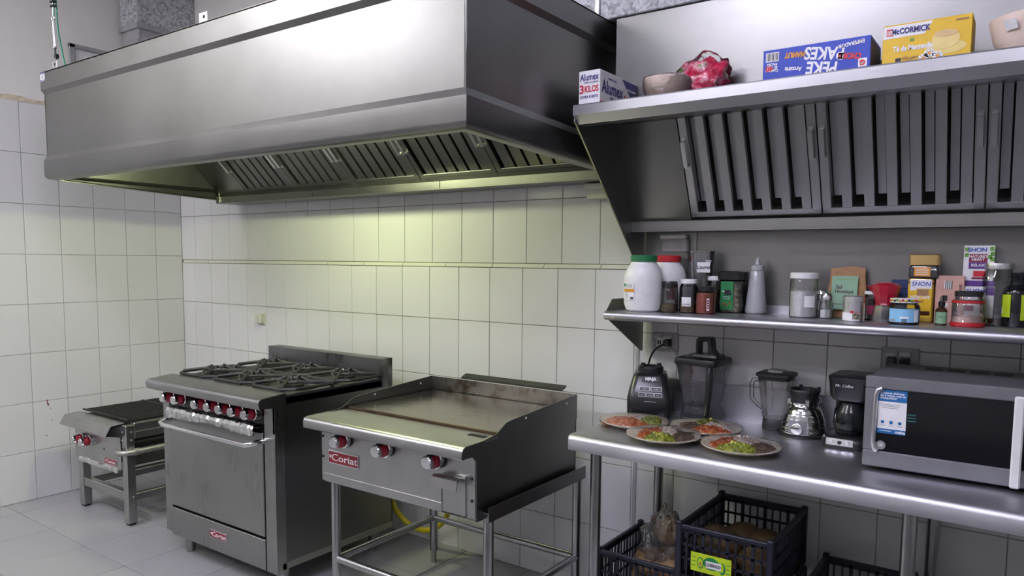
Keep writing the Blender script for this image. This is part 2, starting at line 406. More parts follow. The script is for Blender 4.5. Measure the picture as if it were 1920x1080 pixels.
MT['papaya'] = speckle('brown_fruit_skin', [(0.07, 0.045, 0.02), (0.16, 0.10, 0.04)], 14, 0.6, 5, bumps=0.2)
MT['candy'] = speckle('red_candy_wrapper', [(0.40, 0.006, 0.03), (0.55, 0.015, 0.07), (0.60, 0.03, 0.10), (0.70, 0.30, 0.36), (0.10, 0.22, 0.04)], 24, 0.25, 3, bumps=0.9, dist=0.02)

# ================================================================== THE ROOM
def zf(x): return max(0.0, 0.03*(1 - x/2.6))          # the floor falls gently away from the left wall
fl = MB().add([(-0.3, -5.6, 0.03-0.006), (2.6, -5.6, -0.006), (7.0, -5.6, -0.006), (7.0, 0.2, -0.006), (2.6, 0.2, -0.006), (-0.3, 0.2, 0.03-0.006),
               (-0.3, -5.6, -0.2), (2.6, -5.6, -0.2), (7.0, -5.6, -0.2), (7.0, 0.2, -0.2), (2.6, 0.2, -0.2), (-0.3, 0.2, -0.2)],
              [(0,1,4,5), (1,2,3,4), (6,11,10,7), (7,10,9,8), (0,6,7,1), (1,7,8,2), (2,8,9,3), (3,9,10,4), (4,10,11,5), (5,11,6,0)]).build('floor', MT['floor_grout'], smooth=0)
struct(fl)
ft_me = MB().box(-0.1955, -0.1958, -0.008, 0.1955, 0.1958, 0.0).mesh('floor_tile', 0.0012)
ft_me.materials.append(MT['floor_tile'])
slope = math.atan(0.03/2.6)
for j in range(9):
    yc = -1.155 + 0.195 + 0.395*(2 - j)
    for i in range(-1, 14):
        xc = 0.197 + 0.19725 + 0.3945*(i - 1)
        if yc < -1.7 and xc > 2.6: continue
        if yc > 0.05: continue
        o = link('floor_tile', ft_me, fl)
        sl = xc < 2.6
        o.location = (xc, yc, 0.03*(1 - xc/2.6) if sl else 0.0)
        o.rotation_euler = (random.uniform(-1, 1)*0.001, (slope if sl else 0) + random.uniform(-1, 1)*0.001, 0)

# back wall: slab, tiles, trim strip, plaster above
wb = struct(MB().box(-0.3, 0.004, -0.1, 7.0, 0.2, 3.7).build('wall_back', MT['grout'], smooth=0))
def tiles(parent, cols, rows, make, jitter=0.0012):
    cache = {}
    for (a0, a1) in cols:
        for (z0, z1) in rows:
            w = round(a1-a0, 3); h = round(z1-z0, 3)
            if w < 0.02: continue
            if (w, h) not in cache:
                me = MB().box(-w/2+0.0014, -0.009, -h/2+0.0014, w/2-0.0014, 0.0, h/2-0.0014).mesh('wall_tile', 0.0016)
                me.materials.append(MT['tile']); cache[(w, h)] = me
            o = link('wall_tile', cache[(w, h)], parent)
            make(o, (a0+a1)/2, (z0+z1)/2)
def mk_back(o, a, z):
    o.location = (a, 0.009 - 0.0095, z)
    o.location.y = 0.0085 + random.uniform(-1, 1)*0.0004
    o.rotation_euler = (random.uniform(-1, 1)*0.0012, 0, random.uniform(-1, 1)*0.0012)
BW = 0.1967
cl = [(0.0, 0.1479)] + [(0.1479 + BW*i, 0.1479 + BW*(i+1)) for i in range(0, 26)]
cu_ = [(0.0, 0.1674)] + [(0.1674 + BW*i, 0.1674 + BW*(i+1)) for i in range(0, 26)]
tiles(wb, cl, [(0.0, 0.3), (0.3, 0.6), (0.6, 0.9), (0.9, 1.2), (1.2, 1.4689)], mk_back)
tiles(wb, cu_, [(1.4904, 1.7874), (1.7874, 2.085)], mk_back)
# narrow trim pieces with slanted ends between the two tile fields
for k in range(18):
    x0 = 0.02 + 0.30*k
    poly = [(x0, 1.4705), (x0+0.297, 1.4705), (x0+0.297+0.010, 1.4885), (x0+0.010, 1.4885)]
    MB().prism(poly, 'y', -0.004, 0.006).build('trim_piece', MT['trim_tile'], wb, 0.001)
MB().box(0.0, 0.0, 2.09, 7.0, 0.006, 3.7).build('wall_plaster', MT['plaster'], wb)
# edge profile where the tiling behind the work table begins
MB().box(3.500, -0.005, 0.0, 3.518, 0.006, 1.13).build('edge_profile', MT['outlet_plate'], wb, 0.002)

# left wall
wl = struct(MB().box(-0.3, -5.6, -0.1, -0.004, 0.2, 3.7).build('wall_left', MT['grout_pale'], smooth=0))
def mk_left(o, a, z):
    o.location = (-0.0085 + random.uniform(-1, 1)*0.0004, a, z)
    o.rotation_euler = (0, random.uniform(-1, 1)*0.0012, PI/2 + random.uniform(-1, 1)*0.0012)
lc = [(-0.1875, 0.0)] + [(-0.1875 - 0.1994*(i+1), -0.1875 - 0.1994*i) for i in range(9)]
lr = [(0.0305 + 0.2969*r, 0.0305 + 0.2969*(r+1)) for r in range(8)]
tiles(wl, lc, lr, mk_left)
MB().box(-0.006, -5.6, 2.425, 0.0, 0.0, 3.7).build('wall_plaster', MT['plaster'], wl)
b = MB()
for i in range(60):
    y = -0.05*i
    h = 0.014 + 0.006*math.sin(i*1.7) + 0.004*math.sin(i*0.63)
    b.box(-0.006, y-0.05, 2.404, 0.002 + 0.002*math.sin(i*2.1), y, 2.418+h)
b.build('mortar_edge', MT['cream'], wl)
# specks and drips on the left tiles
sp = MB()
for (y, z, w, h) in [(-0.905, 0.615, .006, .03), (-0.90, 0.60, .008, .012), (-0.89, 0.575, .004, .006), (-0.885, 0.50, .004, .008), (-0.918, .41, .005, .008)]:
    sp.cbox((0.0005, y, z), (0.001, w, h))
sp.build('drip_marks', flat('dried_drip', (0.20, 0.05, 0.03), 0.7), wl)

# the rest of the room, out of frame
struct(MB().box(6.6, -5.6, -0.1, 6.8, 0.2, 3.7).build('wall_right', MT['room'], smooth=0))
struct(MB().box(-0.3, -5.8, -0.1, 6.8, -5.6, 3.7).build('wall_front', MT['room'], smooth=0))
struct(MB().box(-0.3, -5.8, 3.5, 6.8, 0.2, 3.7).build('ceiling', MT['ceil'], smooth=0))

def fixture(pos, label, emit):
    t = thing('ceiling_light', label, 'ceiling light', (pos[0], pos[1], pos[2]+0.02), 0, 'ceiling tube fixtures')
    x, y, z = pos
    MB().prism([(y-0.14, z+0.02), (y+0.14, z+0.02), (y+0.06, z+0.09), (y-0.06, z+0.09)], 'x', x-0.62, x+0.62).build('housing', MT['white'], t, 0.004)
    for s in (-1, 1):
        MB().cyl((x+s*0.5, y, z+0.09), (x+s*0.5, y, 3.5), 0.006, 8).build('hanger_rod', MT['tubesteel'], t)
        MB().cyl((x-0.58, y+s*0.07, z+0.012), (x+0.58, y+s*0.07, z+0.012), 0.013, 10).build('tube', emit, t)
em = flat('lit_tube', (0.8, 0.8, 0.8), 0.5, emit=((0.90, 0.88, 1.0), 60.0))
for p_, w_ in zip(TUBES, ('before the left end of the big hood', 'before the work table', 'behind the viewpoint at the right as added fill', 'at the back of the room as added fill')):  # last two are unseen additions that fill and spread the light
    fixture(p_, 'twin tube ceiling light hung ' + w_, em)

# small framed panel high on the left wall
t = thing('wall_frame', 'small grey metal frame on the left wall just above the big hood', 'frame', (0.0, -0.66, 2.60))
b = MB()
b.box(0.0, -0.70, 2.60, 0.02, -0.665, 2.80); b.box(0.0, -0.70, 2.775, 0.02, -0.36, 2.80); b.box(0.0, -0.395, 2.60, 0.02, -0.36, 2.80)
b.build('frame', MT['galv2'], t, 0.003)
MB().box(0.0, -0.665, 2.60, 0.006, -0.395, 2.775).build('panel', MT['white'], t)

# ducts
t = thing('air_duct', 'galvanised air duct rising behind the left end of the big hood', 'duct', (0.12, -0.2, 2.44))
x0, x1, y0 = 0.03, 0.235, -0.392
MB().box(x0, y0, 2.96, x1, -0.002, 3.5).build('duct_body', MT['galv'], t, 0.004)
MB().box(x0-0.004, y0-0.006, 2.93, x1+0.008, -0.002, 2.965).build('flange', MT['galv2'], t, 0.003)
MB().box(x0+0.004, y0+0.01, 2.86, x1-0.004, -0.002, 2.935).build('neck', MT['galv2'], t, 0.003)
MB().box(x0-0.003, y0-0.004, 2.84, x1+0.010, -0.002, 2.866).build('flange', MT['galv2'], t, 0.003)
MB().box(x0+0.002, y0+0.02, 2.44, x1-0.004, -0.002, 2.845).build('duct_body', MT['galv2'], t, 0.003)
MB().box(x1-0.002, y0-0.003, 2.97, x1+0.004, y0+0.006, 3.5).build('corner_seam', MT['alu'], t)
MB().box(x0+0.0, y0-0.004, 3.03, x1+0.004, y0+0.0, 3.036).build('corner_seam', MT['galv'], t)
t = thing('exhaust_duct', 'broad galvanised exhaust duct above the shelf hood', 'duct', (3.9, -0.2, 2.44))
MB().box(2.70, -0.26, 2.45, 3.42, -0.01, 3.497).build('duct_body', MT['galv'], t, 0.004)
MB().box(3.43, -0.25, 2.45, 5.4, -0.01, 3.497).build('duct_body', MT['galv'], t, 0.004)
MB().box(3.415, -0.262, 2.45, 3.432, -0.25, 3.497).build('corner_seam', MT['alu'], t)

# ================================================================== BIG HOOD
HX0, HX1, HY = 0.672, 3.478, -1.142
def tilt(y): return -0.046*max(0.0, (y + 1.142))/1.142
def sweep(prof, x0, x1, y0, y1, tl=False):
    """closed profile (outward offset, z) swept round left-front-right"""
    b = MB(); n = len(prof); vs = []
    for k in range(4):
        for (o, z) in prof:
            if k == 0: p = (x0-o, y1, z)
            elif k == 1: p = (x0-o, y0-o, z)
            elif k == 2: p = (x1+o, y0-o, z)
            else: p = (x1+o, y1, z)
            vs.append((p[0], p[1], p[2] + (tilt(p[1]) if tl else 0)))
    fs = [tuple(range(n)), tuple(3*n + i for i in range(n-1, -1, -1))]
    for k in range(3):
        for i in range(n):
            j = (i+1) % n; fs.append((k*n+i, k*n+j, (k+1)*n+j, (k+1)*n+i))
    return b.add(vs, fs)
hd = thing('exhaust_hood', 'long brushed steel exhaust hood hanging over the cooking line', 'exhaust hood', (2.07, -0.57, 1.85))
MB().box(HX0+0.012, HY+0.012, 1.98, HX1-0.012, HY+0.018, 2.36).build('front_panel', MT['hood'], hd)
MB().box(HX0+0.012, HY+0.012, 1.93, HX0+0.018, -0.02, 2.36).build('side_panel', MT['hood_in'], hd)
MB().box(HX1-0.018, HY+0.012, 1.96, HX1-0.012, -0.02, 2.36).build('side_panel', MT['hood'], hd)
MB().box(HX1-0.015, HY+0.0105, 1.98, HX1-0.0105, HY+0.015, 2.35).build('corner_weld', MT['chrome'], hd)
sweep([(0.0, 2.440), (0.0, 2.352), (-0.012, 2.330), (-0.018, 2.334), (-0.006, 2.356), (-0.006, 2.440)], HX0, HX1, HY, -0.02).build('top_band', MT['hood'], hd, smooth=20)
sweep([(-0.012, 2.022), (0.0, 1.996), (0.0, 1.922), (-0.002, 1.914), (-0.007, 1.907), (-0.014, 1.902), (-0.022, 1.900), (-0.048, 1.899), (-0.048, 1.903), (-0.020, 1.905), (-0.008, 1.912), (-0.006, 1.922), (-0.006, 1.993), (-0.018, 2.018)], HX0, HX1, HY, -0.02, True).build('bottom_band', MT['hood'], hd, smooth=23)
MB().box(HX0, HY, 2.434, HX1, -0.02, 2.439).build('top_panel', MT['hood_in'], hd)
# gutter along the wall
gp = [(-0.02, 1.905), (-0.148, 1.905), (-0.175, 1.880), (-0.175, 1.845), (-0.165, 1.845), (-0.165, 1.870), (-0.142, 1.895), (-0.02, 1.895)]
MB().prism(gp, 'x', HX0+0.02, HX1-0.02).build('grease_gutter', MT['hood'], hd)
MB().box(HX0+0.02, -0.175, 1.842, HX1-0.02, -0.02, 1.846).build('gutter_floor', MT['hood_in'], hd)
MB().box(HX0+0.06, -0.181, 1.846, HX0+0.066, -0.175, 1.905).build('gutter_clip', MT['chrome'], hd)
for k in range(1, 3):
    MB().box(HX0+0.93*k, -0.1765, 1.846, HX0+0.93*k+0.002, -0.175, 1.88).build('gutter_seam', MT['black_gap'], hd)
# filters
def filter_proto(w, L, mat, parent, pitch, nb, wide, lab):
    """local frame: x across, y up the slope, +z towards the cook; returns the frame mesh object"""
    fr = MB()
    fr.box(0, 0, -0.045, w, 0.022, 0.0); fr.box(0, L-0.022, -0.045, w, L, 0.0)
    fr.box(0, 0, -0.045, 0.030, L, 0.0); fr.box(w-0.030, 0, -0.045, w, L, 0.0)
    fme = fr.mesh('baffle_filter', 0.002); fme.materials.append(mat)
    f = link('baffle_filter', fme, parent)
    OFF[f.name] = Vector((0, 0, 0))
    bk = MB().box(0.01, 0.01, -0.062, w-0.01, L-0.01, -0.055).build('gap_shade_sheet', MT['black_gap'], f)  # near-black sheet, paints the shade seen between the baffles
    prof = lambda hw, z: [(-hw, z-0.020), (-hw, z), (hw, z), (hw, z-0.020), (hw-0.002, z-0.020), (hw-0.002, z-0.002), (-hw+0.002, z-0.002), (-hw+0.002, z-0.020)]
    me_f = MB().prism(prof(wide/2, -0.004), 'y', 0.022, L-0.022).mesh('baffle'); me_f.materials.append(mat)
    me_b = MB().prism(prof(0.0125, -0.040), 'y', 0.052, L-0.022).mesh('baffle'); me_b.materials.append(mat)
    inner = w - 0.06
    for i in range(nb):
        o = link('baffle', me_f, f); o.location = (0.030 + inner*(i + 0.72)/nb, 0, 0)
    for i in range(nb):
        o = link('baffle', me_b, f); o.location = (0.030 + inner*(i + 0.22)/nb, 0, 0)
    hp = MB()
    hp.box(-0.009, 0, 0, 0.009, 0.014, 0.003); hp.box(-0.008, 0.012, 0, 0.008, 0.015, 0.022); hp.box(-0.008, 0.012, 0.020, 0.008, 0.110, 0.023); hp.box(-0.008, 0.107, 0, 0.008, 0.110, 0.022); hp.box(-0.008, 0.108, 0, 0.008, 0.122, 0.003)
    hm = hp.mesh('handle'); hm.materials.append(MT['alu'])
    for xx in (0.016, w-0.016):
        o = link('handle', hm, f); o.location = (xx, L*lab, 0)
    return f
FW1 = 0.470
f1 = filter_proto(FW1, 0.50, MT['filter'], hd, 0.07, 6, 0.053, 0.30)
a1 = math.radians(45)
def place_filter(f, root, x, y, z, ang):
    f.location = Vector((x, y, z)) - OFF[root.name]
    # local y -> (0,-cos,sin), local z -> facing down and to the cook
    m = Matrix(((1, 0, 0), (0, -math.cos(ang), -math.sin(ang)), (0, math.sin(ang), -math.cos(ang))))
    f.rotation_euler = m.to_euler()
first = True
for k in range(5):
    f = f1 if first else copy_tree(f1, hd)
    first = False
    place_filter(f, hd, 0.968 + 0.473*k, -0.150, 1.902, a1)
# a narrow filler at each end, and the plenum plate above the filters
def sloped(x0, x1, y0, z0, L, ang, th=0.004):
    dy, dz = -math.cos(ang)*L, math.sin(ang)*L; nx = (math.sin(ang)*th, math.cos(ang)*th)
    return MB().prism([(y0, z0), (y0+dy, z0+dz), (y0+dy+nx[0], z0+dz+nx[1]), (y0+nx[0], z0+nx[1])], 'x', x0, x1)
sloped(HX0+0.022, 0.966, -0.150, 1.902, 0.72, a1).build('filler_panel', MT['hood_in'], hd)
sloped(3.334, HX1-0.022, -0.150, 1.902, 0.72, a1).build('filler_panel', MT['hood_in'], hd)
sloped(0.966, 3.334, -0.150-0.503*math.cos(a1), 1.902+0.503*math.sin(a1), 0.24, a1).build('plenum_plate', MT['hood_in'], hd)
# inner left lip rail
MB().box(HX0+0.020, -1.10, 1.915, HX0+0.026, -0.17, 1.925).build('inner_rail', MT['black_gap'], hd)
# hanging brackets, sticker
for xx in (0.83, 2.127, 3.3):
    b = MB().box(xx-0.028, HY+0.002, 2.44, xx+0.028, HY+0.006, 2.478); b.box(xx-0.028, HY+0.006, 2.44, xx+0.028, HY+0.05, 2.444)
    br = b.build('hanging_bracket', MT['alu'], hd, 0.001)
    MB().cyl((xx+0.006, HY+0.0012, 2.460), (xx+0.006, HY+0.0018, 2.460), 0.007, 10).build('bolt_hole', MT['black_gap'], br)
st = decal('sticker', MT['paper'], hd, (HX0+0.028, HY-0.0002, 2.415), 0.048, 0.040)
txt('6', 0.030, MT['p_black'], st, (HX0+0.028, HY-0.0012, 2.415))
for zz in (2.399, 2.431):
    decal('print_line', MT['p_ink'], st, (HX0+0.028, HY-0.0010, zz), 0.044, 0.003)

# hood lamp (vapour-proof jar)
lt = thing('hood_lamp', 'glowing jar lamp fixed inside the big hood', 'lamp', HOOD_LAMP)
x, y, z = HOOD_LAMP
MB().lathe([(0, 0.18), (0.05, 0.18), (0.055, 0.06), (0.05, 0.05), (0, 0.05)], 20, (x, y, z)).build('lamp_base', MT['alu'], lt)
MB().lathe([(0.046, 0.05), (0.05, 0.0), (0.044, -0.05), (0.02, -0.075), (0, -0.08)], 20, (x, y, z)).build('lamp_jar', flat('lit_jar', (0.9, 0.95, 0.6), 0.4, emit=((0.92, 1.0, 0.55), 8.0)), lt)

# hanger: turnbuckle, eye, cable clamps and cable, plus green earth wire
t = thing('hood_hanger', 'steel turnbuckle and cable holding up the hood beside the left wall', 'hanger', (0.83, HY+0.02, 2.44))
hx, hy = 0.805, HY+0.02
MB().tube([(hx+0.010, hy, 2.462), (hx-0.008, hy, 2.478), (hx+0.012, hy, 2.494), (hx+0.004, hy, 2.51)], 0.005, 8).build('hook', MT['tubesteel'], t)
MB().cbox((hx+0.012, hy, 2.505), (0.018, 0.018, 0.022)).build('clamp', MT['blackm'], t, 0.002)
MB().cyl((hx+0.002, hy, 2.50), (hx, hy, 2.545), 0.004, 8).build('threaded_rod', MT['blackm'], t)
MB().cyl((hx, hy, 2.545), (hx-0.002, hy, 2.555), 0.008, 8).build('nut', MT['tubesteel'], t)
for dx in (-0.006, 0.006):
    MB().cyl((hx+dx, hy, 2.553), (hx+dx-0.006, hy, 2.640), 0.0035, 8).build('turnbuckle_bar', MT['chrome'], t)
MB().cyl((hx-0.005, hy, 2.636), (hx-0.007, hy, 2.680), 0.0045, 8).build('eye_shank', MT['chrome'], t)
MB().tube([(hx-0.007+0.013*math.cos(a), hy, 2.694+0.013*math.sin(a)) for a in [2*PI*i/14 for i in range(14)]], 0.0035, 8, closed=True).build('eye', MT['chrome'], t)
for zz in (2.752, 2.774):
    MB().cbox((hx-0.003, hy, zz), (0.034, 0.020, 0.010)).build('cable_clamp', MT['blackm'], t, 0.002)
MB().tube([(hx-0.007, hy, 2.702), (hx-0.003, hy, 2.75), (hx-0.010, hy, 2.90), (hx-0.03, hy, 3.5)], 0.0035, 8).build('cable', MT['tubesteel'], t)
MB().tube([(hx+0.002, hy, 2.705), (hx+0.004, hy, 2.75), (hx-0.006, hy, 2.90), (hx-0.026, hy, 3.5)], 0.003, 8).build('cable', MT['greenwire'], t)
tag(MB().tube([(hx+0.09, hy+0.01, 2.441), (hx+0.068, hy+0.01, 2.476), (hx+0.040, hy+0.01, 2.56), (hx+0.012, hy+0.012, 2.64), (hx+0.006, hy+0.012, 2.75), (hx+0.0, hy+0.012, 2.90), (hx-0.02, hy+0.012, 3.5)], 0.004, 8).build('earth_wire', MT['greenwire']),
    'green insulated wire running down beside the hood hanger', 'wire')

# ================================================================== SHELF HOOD (right)
h2 = thing('shelf_hood', 'stainless wall hood with upright baffle filters above the jar shelf', 'exhaust hood', (4.5, -0.3, 1.5))
RX = 5.75
SL = math.atan2(2.04-1.636, 0.305-0.107)
MB().prism([(-0.605, 2.05), (-0.605, 1.992), (-0.590, 1.980), (-0.030, 1.440), (-0.020, 1.440), (-0.020, 2.05)], 'x', 3.531, 3.537).build('end_panel', MT['hood_in'], h2)
MB().box(3.531, -0.30, 2.032, RX, -0.012, 2.425).build('plenum', MT['hood'], h2, 0.002)
MB().box(3.531, -0.598, 2.026, RX, -0.30, 2.032).build('top_plate', MT['hood'], h2)
lip = [(-0.560, 2.034), (-0.600, 2.050), (-0.610, 2.050), (-0.612, 2.046), (-0.612, 2.014), (-0.586, 1.985), (-0.550, 1.983), (-0.550, 1.987), (-0.584, 1.989), (-0.608, 2.016), (-0.608, 2.044), (-0.560, 2.029)]
MB().prism(lip, 'x', 3.531, RX).build('front_lip', MT['lip'], h2, smooth=20)
y_at = lambda z: -0.107 - (z-1.636)/math.tan(SL)
sloped(3.537, 3.783, y_at(1.668), 1.668, 0.44, SL).build('filler_panel', MT['hood'], h2)
MB().prism([(-0.02, 1.672), (-0.122, 1.672), (-0.140, 1.664), (-0.140, 1.628), (-0.132, 1.628), (-0.132, 1.660), (-0.02, 1.664)], 'x', 3.537, RX).build('grease_gutter', MT['hood'], h2)
MB().box(3.537, -0.14, 1.624, RX, -0.02, 1.629).build('gutter_floor', MT['hood_in'], h2)
f2 = filter_proto(0.480, 0.47, MT['filter2'], h2, 0.07, 6, 0.031, 0.42)
for k in range(4):
    f = f2 if k == 0 else copy_tree(f2, h2)
    place_filter(f, h2, 3.786 + 0.4835*k, y_at(1.676), 1.676, SL)

# stainless sheet between hood and shelf
t = thing('backsplash', 'stainless sheet on the wall between shelf hood and jar shelf', 'backsplash', (4.5, -0.005, 1.31))
MB().box(3.524, -0.014, 1.30, 3.765, -0.003, 1.626).build('sheet', MT['hood_in'], t)
MB().box(3.768, -0.014, 1.30, RX, -0.003, 1.626).build('sheet', MT['hood'], t)
t = thing('junction_box', 'small grey plastic box on the sheet under the shelf hood', 'box', (3.64, -0.03, 1.53))
MB().box(3.625, -0.04, 1.545, 3.735, -0.013, 1.600).build('box_body', MT['outlet_plate'], t, 0.004)
MB().box(3.618, -0.045, 1.597, 3.728, -0.013, 1.616).build('box_lid', MT['white'], t, 0.004)
# pipe box under the big hood's gutter end
t = thing('wall_conduit_box', 'pale conduit box on the tiles at the right end of the hood gutter', 'box', (3.30, -0.03, 1.79))
MB().box(3.285, -0.075, 1.772, 3.47, -0.001, 1.815).build('box_body', MT['ivory'], t, 0.003)
MB().box(3.275, -0.080, 1.813, 3.47, -0.001, 1.838).build('box_lid', MT['ivory'], t, 0.003)

# ================================================================== WALL SHELF
sh = thing('wall_shelf', 'long stainless wall shelf full of jars above the work table', 'shelf', (4.5, -0.18, 1.12))
ZS = 1.311
prof = [(-0.012, ZS+0.030), (-0.016, ZS+0.030), (-0.016, ZS), (-0.350, ZS), (-0.361, ZS-0.004), (-0.366, ZS-0.013), (-0.364, ZS-0.026), (-0.352, ZS-0.034), (-0.335, ZS-0.034), (-0.335, ZS-0.031), (-0.350, ZS-0.031), (-0.360, ZS-0.024), (-0.362, ZS-0.013), (-0.358, ZS-0.006), (-0.349, ZS-0.003), (-0.012, ZS-0.003)]
MB().prism(prof, 'x', 3.535, RX).build('shelf_board', MT['table'], sh, smooth=50)
for xx in (3.537, 4.9):
    MB().prism([(-0.345, ZS-0.004), (-0.016, ZS-0.004), (-0.016, ZS-0.185), (-0.035, ZS-0.185), (-0.340, ZS-0.030)], 'x', xx, xx+0.003).build('bracket', MT['hood_in'], sh)
MB().prism([(-0.345, ZS), (-0.30, ZS+0.045), (-0.016, ZS+0.045), (-0.016, ZS)], 'x', 3.536, 3.539).build('end_upstand', MT['hood_in'], sh)

# ================================================================== WORK TABLE
tb = thing('work_table', 'long stainless work table with plates and kitchen machines', 'table', (4.6, -0.33, 0))
tb.location.y -= 0.035; tb.rotation_euler.z = -0.034
ZT = 0.885
prof = [(-0.012, 1.02), (-0.030, 1.02), (-0.030, ZT), (-0.640, ZT), (-0.654, ZT-0.005), (-0.660, ZT-0.018), (-0.660, ZT-0.055), (-0.645, ZT-0.060), (-0.640, ZT-0.060), (-0.640, ZT-0.057), (-0.656, ZT-0.050), (-0.656, ZT-0.018), (-0.650, ZT-0.008), (-0.638, ZT-0.003), (-0.026, ZT-0.003), (-0.026, 1.016), (-0.012, 1.016)]
MB().prism(prof, 'x', 3.572, RX).build('table_top', MT['table'], tb, smooth=50)
MB().prism([(-0.655, ZT-0.004), (-0.03, ZT-0.004), (-0.03, ZT-0.055), (-0.655, ZT-0.055)], 'x', 3.570, 3.574).build('end_apron', MT['table'], tb)
MB().box(3.62, -0.60, ZT-0.045, RX, -0.57, ZT-0.003).build('stiffener', MT['hood_in'], tb)
for (lx, ly) in ((3.648, -0.590), (3.640, -0.062), (4.660, -0.605), (4.650, -0.045), (5.6, -0.6), (5.6, -0.06)):
    l = MB().cyl((lx, ly, 0.06), (lx, ly, ZT-0.004), 0.020, 18).build('leg', MT['tubesteel'], tb)
    MB().lathe([(0.0, 0.0), (0.014, 0.0), (0.016, 0.012), (0.016, 0.05), (0.022, 0.06), (0.022, 0.075), (0, 0.075)], 14, (lx, ly, 0)).build('foot', MT['tubesteel'], l)

# ================================================================== COOKING LINE
def knob(parent, x, y, z, s=1.0, tiltk=0.0):
    """control knob sticking out to -y from the panel at y"""
    k = MB().lathe([(0, 0.012), (0.0265*s, 0.012), (0.0265*s, 0.030), (0.0235*s, 0.034), (0.021*s, 0.056), (0, 0.056)], 22, (x, y, z), 'y').build('knob', MT['red_knob'], parent)
    MB().lathe([(0.0265*s, 0.0), (0.030*s, 0.0), (0.0315*s, 0.006), (0.0305*s, 0.015), (0.0268*s, 0.017), (0.0265*s, 0.0)], 22, (x, y, z), 'y').build('knob_ring', MT['chrome'], k)
    MB().lathe([(0.019*s, 0.048), (0.0225*s, 0.050), (0.0225*s, 0.062), (0.019*s, 0.066), (0, 0.0665)], 22, (x, y, z), 'y').build('knob_cap', MT['chrome'], k)
    MB().box(x-0.010*s, y-0.052, z+0.012*s, x+0.010*s, y-0.030, z+0.0240*s).build('knob_grip', MT['black'], k, 0.003)
    return k
def badge(parent, x0, x1, z0, z1, y, size):
    b = MB().box(x0, y-0.004, z0, x1, y, z1).build('name_plate', MT['alu'], parent, 0.001)
    cx, cz = (x0+x1)/2, (z0+z1)/2
    decal('plate_field', MT['red_plate'], b, (cx, y-0.004, cz), (x1-x0)*0.95, (z1-z0)*0.80)
    txt('Coriat', size, MT['white_p'], b, (cx+0.008, y-0.0052, cz), sx=1.45, bold=0.0003)
    txt('*', size*0.9, MT['white_p'], b, (x0+0.014, y-0.0052, cz-0.004), bold=0.0004)
    return b

# ---------------------------------------------------------------- charbroiler
cb = thing('charbroiler', 'low gas charbroiler with black grate and two red knobs by the left wall', 'charbroiler', (0.60, -0.50, 0.02))
X0, X1, YF, YB = 0.325, 0.890, -0.885, -0.16
for (lx, ly) in ((X0, YF), (X1-0.05, YF), (X0, YB-0.05), (X1-0.05, YB-0.05)):
    top = 0.585 if lx > 0.5 else 0.52
    fz = zf(lx)
    b = MB().box(lx, ly, fz+0.012, lx+0.05, ly+0.05, top)
    l = b.build('leg', MT['griddle_front'], cb, 0.004)
    MB().box(lx+0.006, ly+0.006, fz, lx+0.044, ly+0.044, fz+0.014).build('rubber_foot', MT['blackm'], l, 0.002)
    if ly == YF:
        for zz in (0.135, 0.18, 0.50, 0.545) if lx > 0.5 else (0.16, 0.20):
            for (px_, py_, ax) in ((lx+0.012, YF, 'y'), ):
                MB().lathe([(0, 0.0), (0.006, 0.0), (0.005, 0.004), (0, 0.005)], 8, (px_, py_, zz), 'y').build('bolt', MT['pipe'], l)
            if lx > 0.5: MB().lathe([(0, 0.0), (0.006, 0.0), (0.005, 0.004), (0, 0.005)], 8, (lx+0.05, ly+0.03, zz), 'x').build('bolt', MT['pipe'], l)
MB().box(X0+0.02, YF+0.006, 0.155, X1-0.05, YF+0.044, 0.205).build('front_rail', MT['griddle_front'], cb, 0.003)
MB().box(X0+0.02, YB-0.044, 0.155, X1-0.05, YB-0.006, 0.195).build('rear_rail', MT['griddle_front'], cb, 0.003)
for xx in (X0+0.006, X1-0.044):
    MB().box(xx, YF+0.05, 0.155, xx+0.038, YB-0.05, 0.195).build('side_rail', MT['griddle_front'], cb, 0.003)
MB().box(X1-0.042, YF+0.05, 0.295, X1-0.006, YB-0.05, 0.330).build('side_rail', MT['griddle_front'], cb, 0.003)
MB().box(X1-0.042, YF+0.05, 0.505, X1-0.002, YB-0.05, 0.545).build('side_rail', MT['griddle_front'], cb, 0.003)
MB().box(X1-0.040, YF+0.05, 0.552, X1-0.004, YB-0.05, 0.592).build('side_rail', MT['griddle_front'], cb, 0.003)
MB().box(X0-0.01, YF-0.008, 0.335, X1-0.05, YF-0.002, 0.515).build('front_panel', MT['griddle_front'], cb, 0.002)
MB().box(X0-0.008, YF, 0.335, X0-0.002, YB, 0.575).build('side_panel', MT['griddle_front'], cb)
MB().box(X0, YB-0.01, 0.40, X1-0.05, YB-0.004, 0.60).build('rear_panel', MT['range_side'], cb)
MB().box(X0+0.01, YF+0.06, 0.345, X1-0.045, YB-0.02, 0.352).build('drip_tray', MT['iron'], cb)
for k in range(3):
    MB().cyl((X0+0.10+0.17*k, YF+0.08, 0.44), (X0+0.10+0.17*k, YB-0.06, 0.44), 0.018, 10).build('burner', MT['iron'], cb)
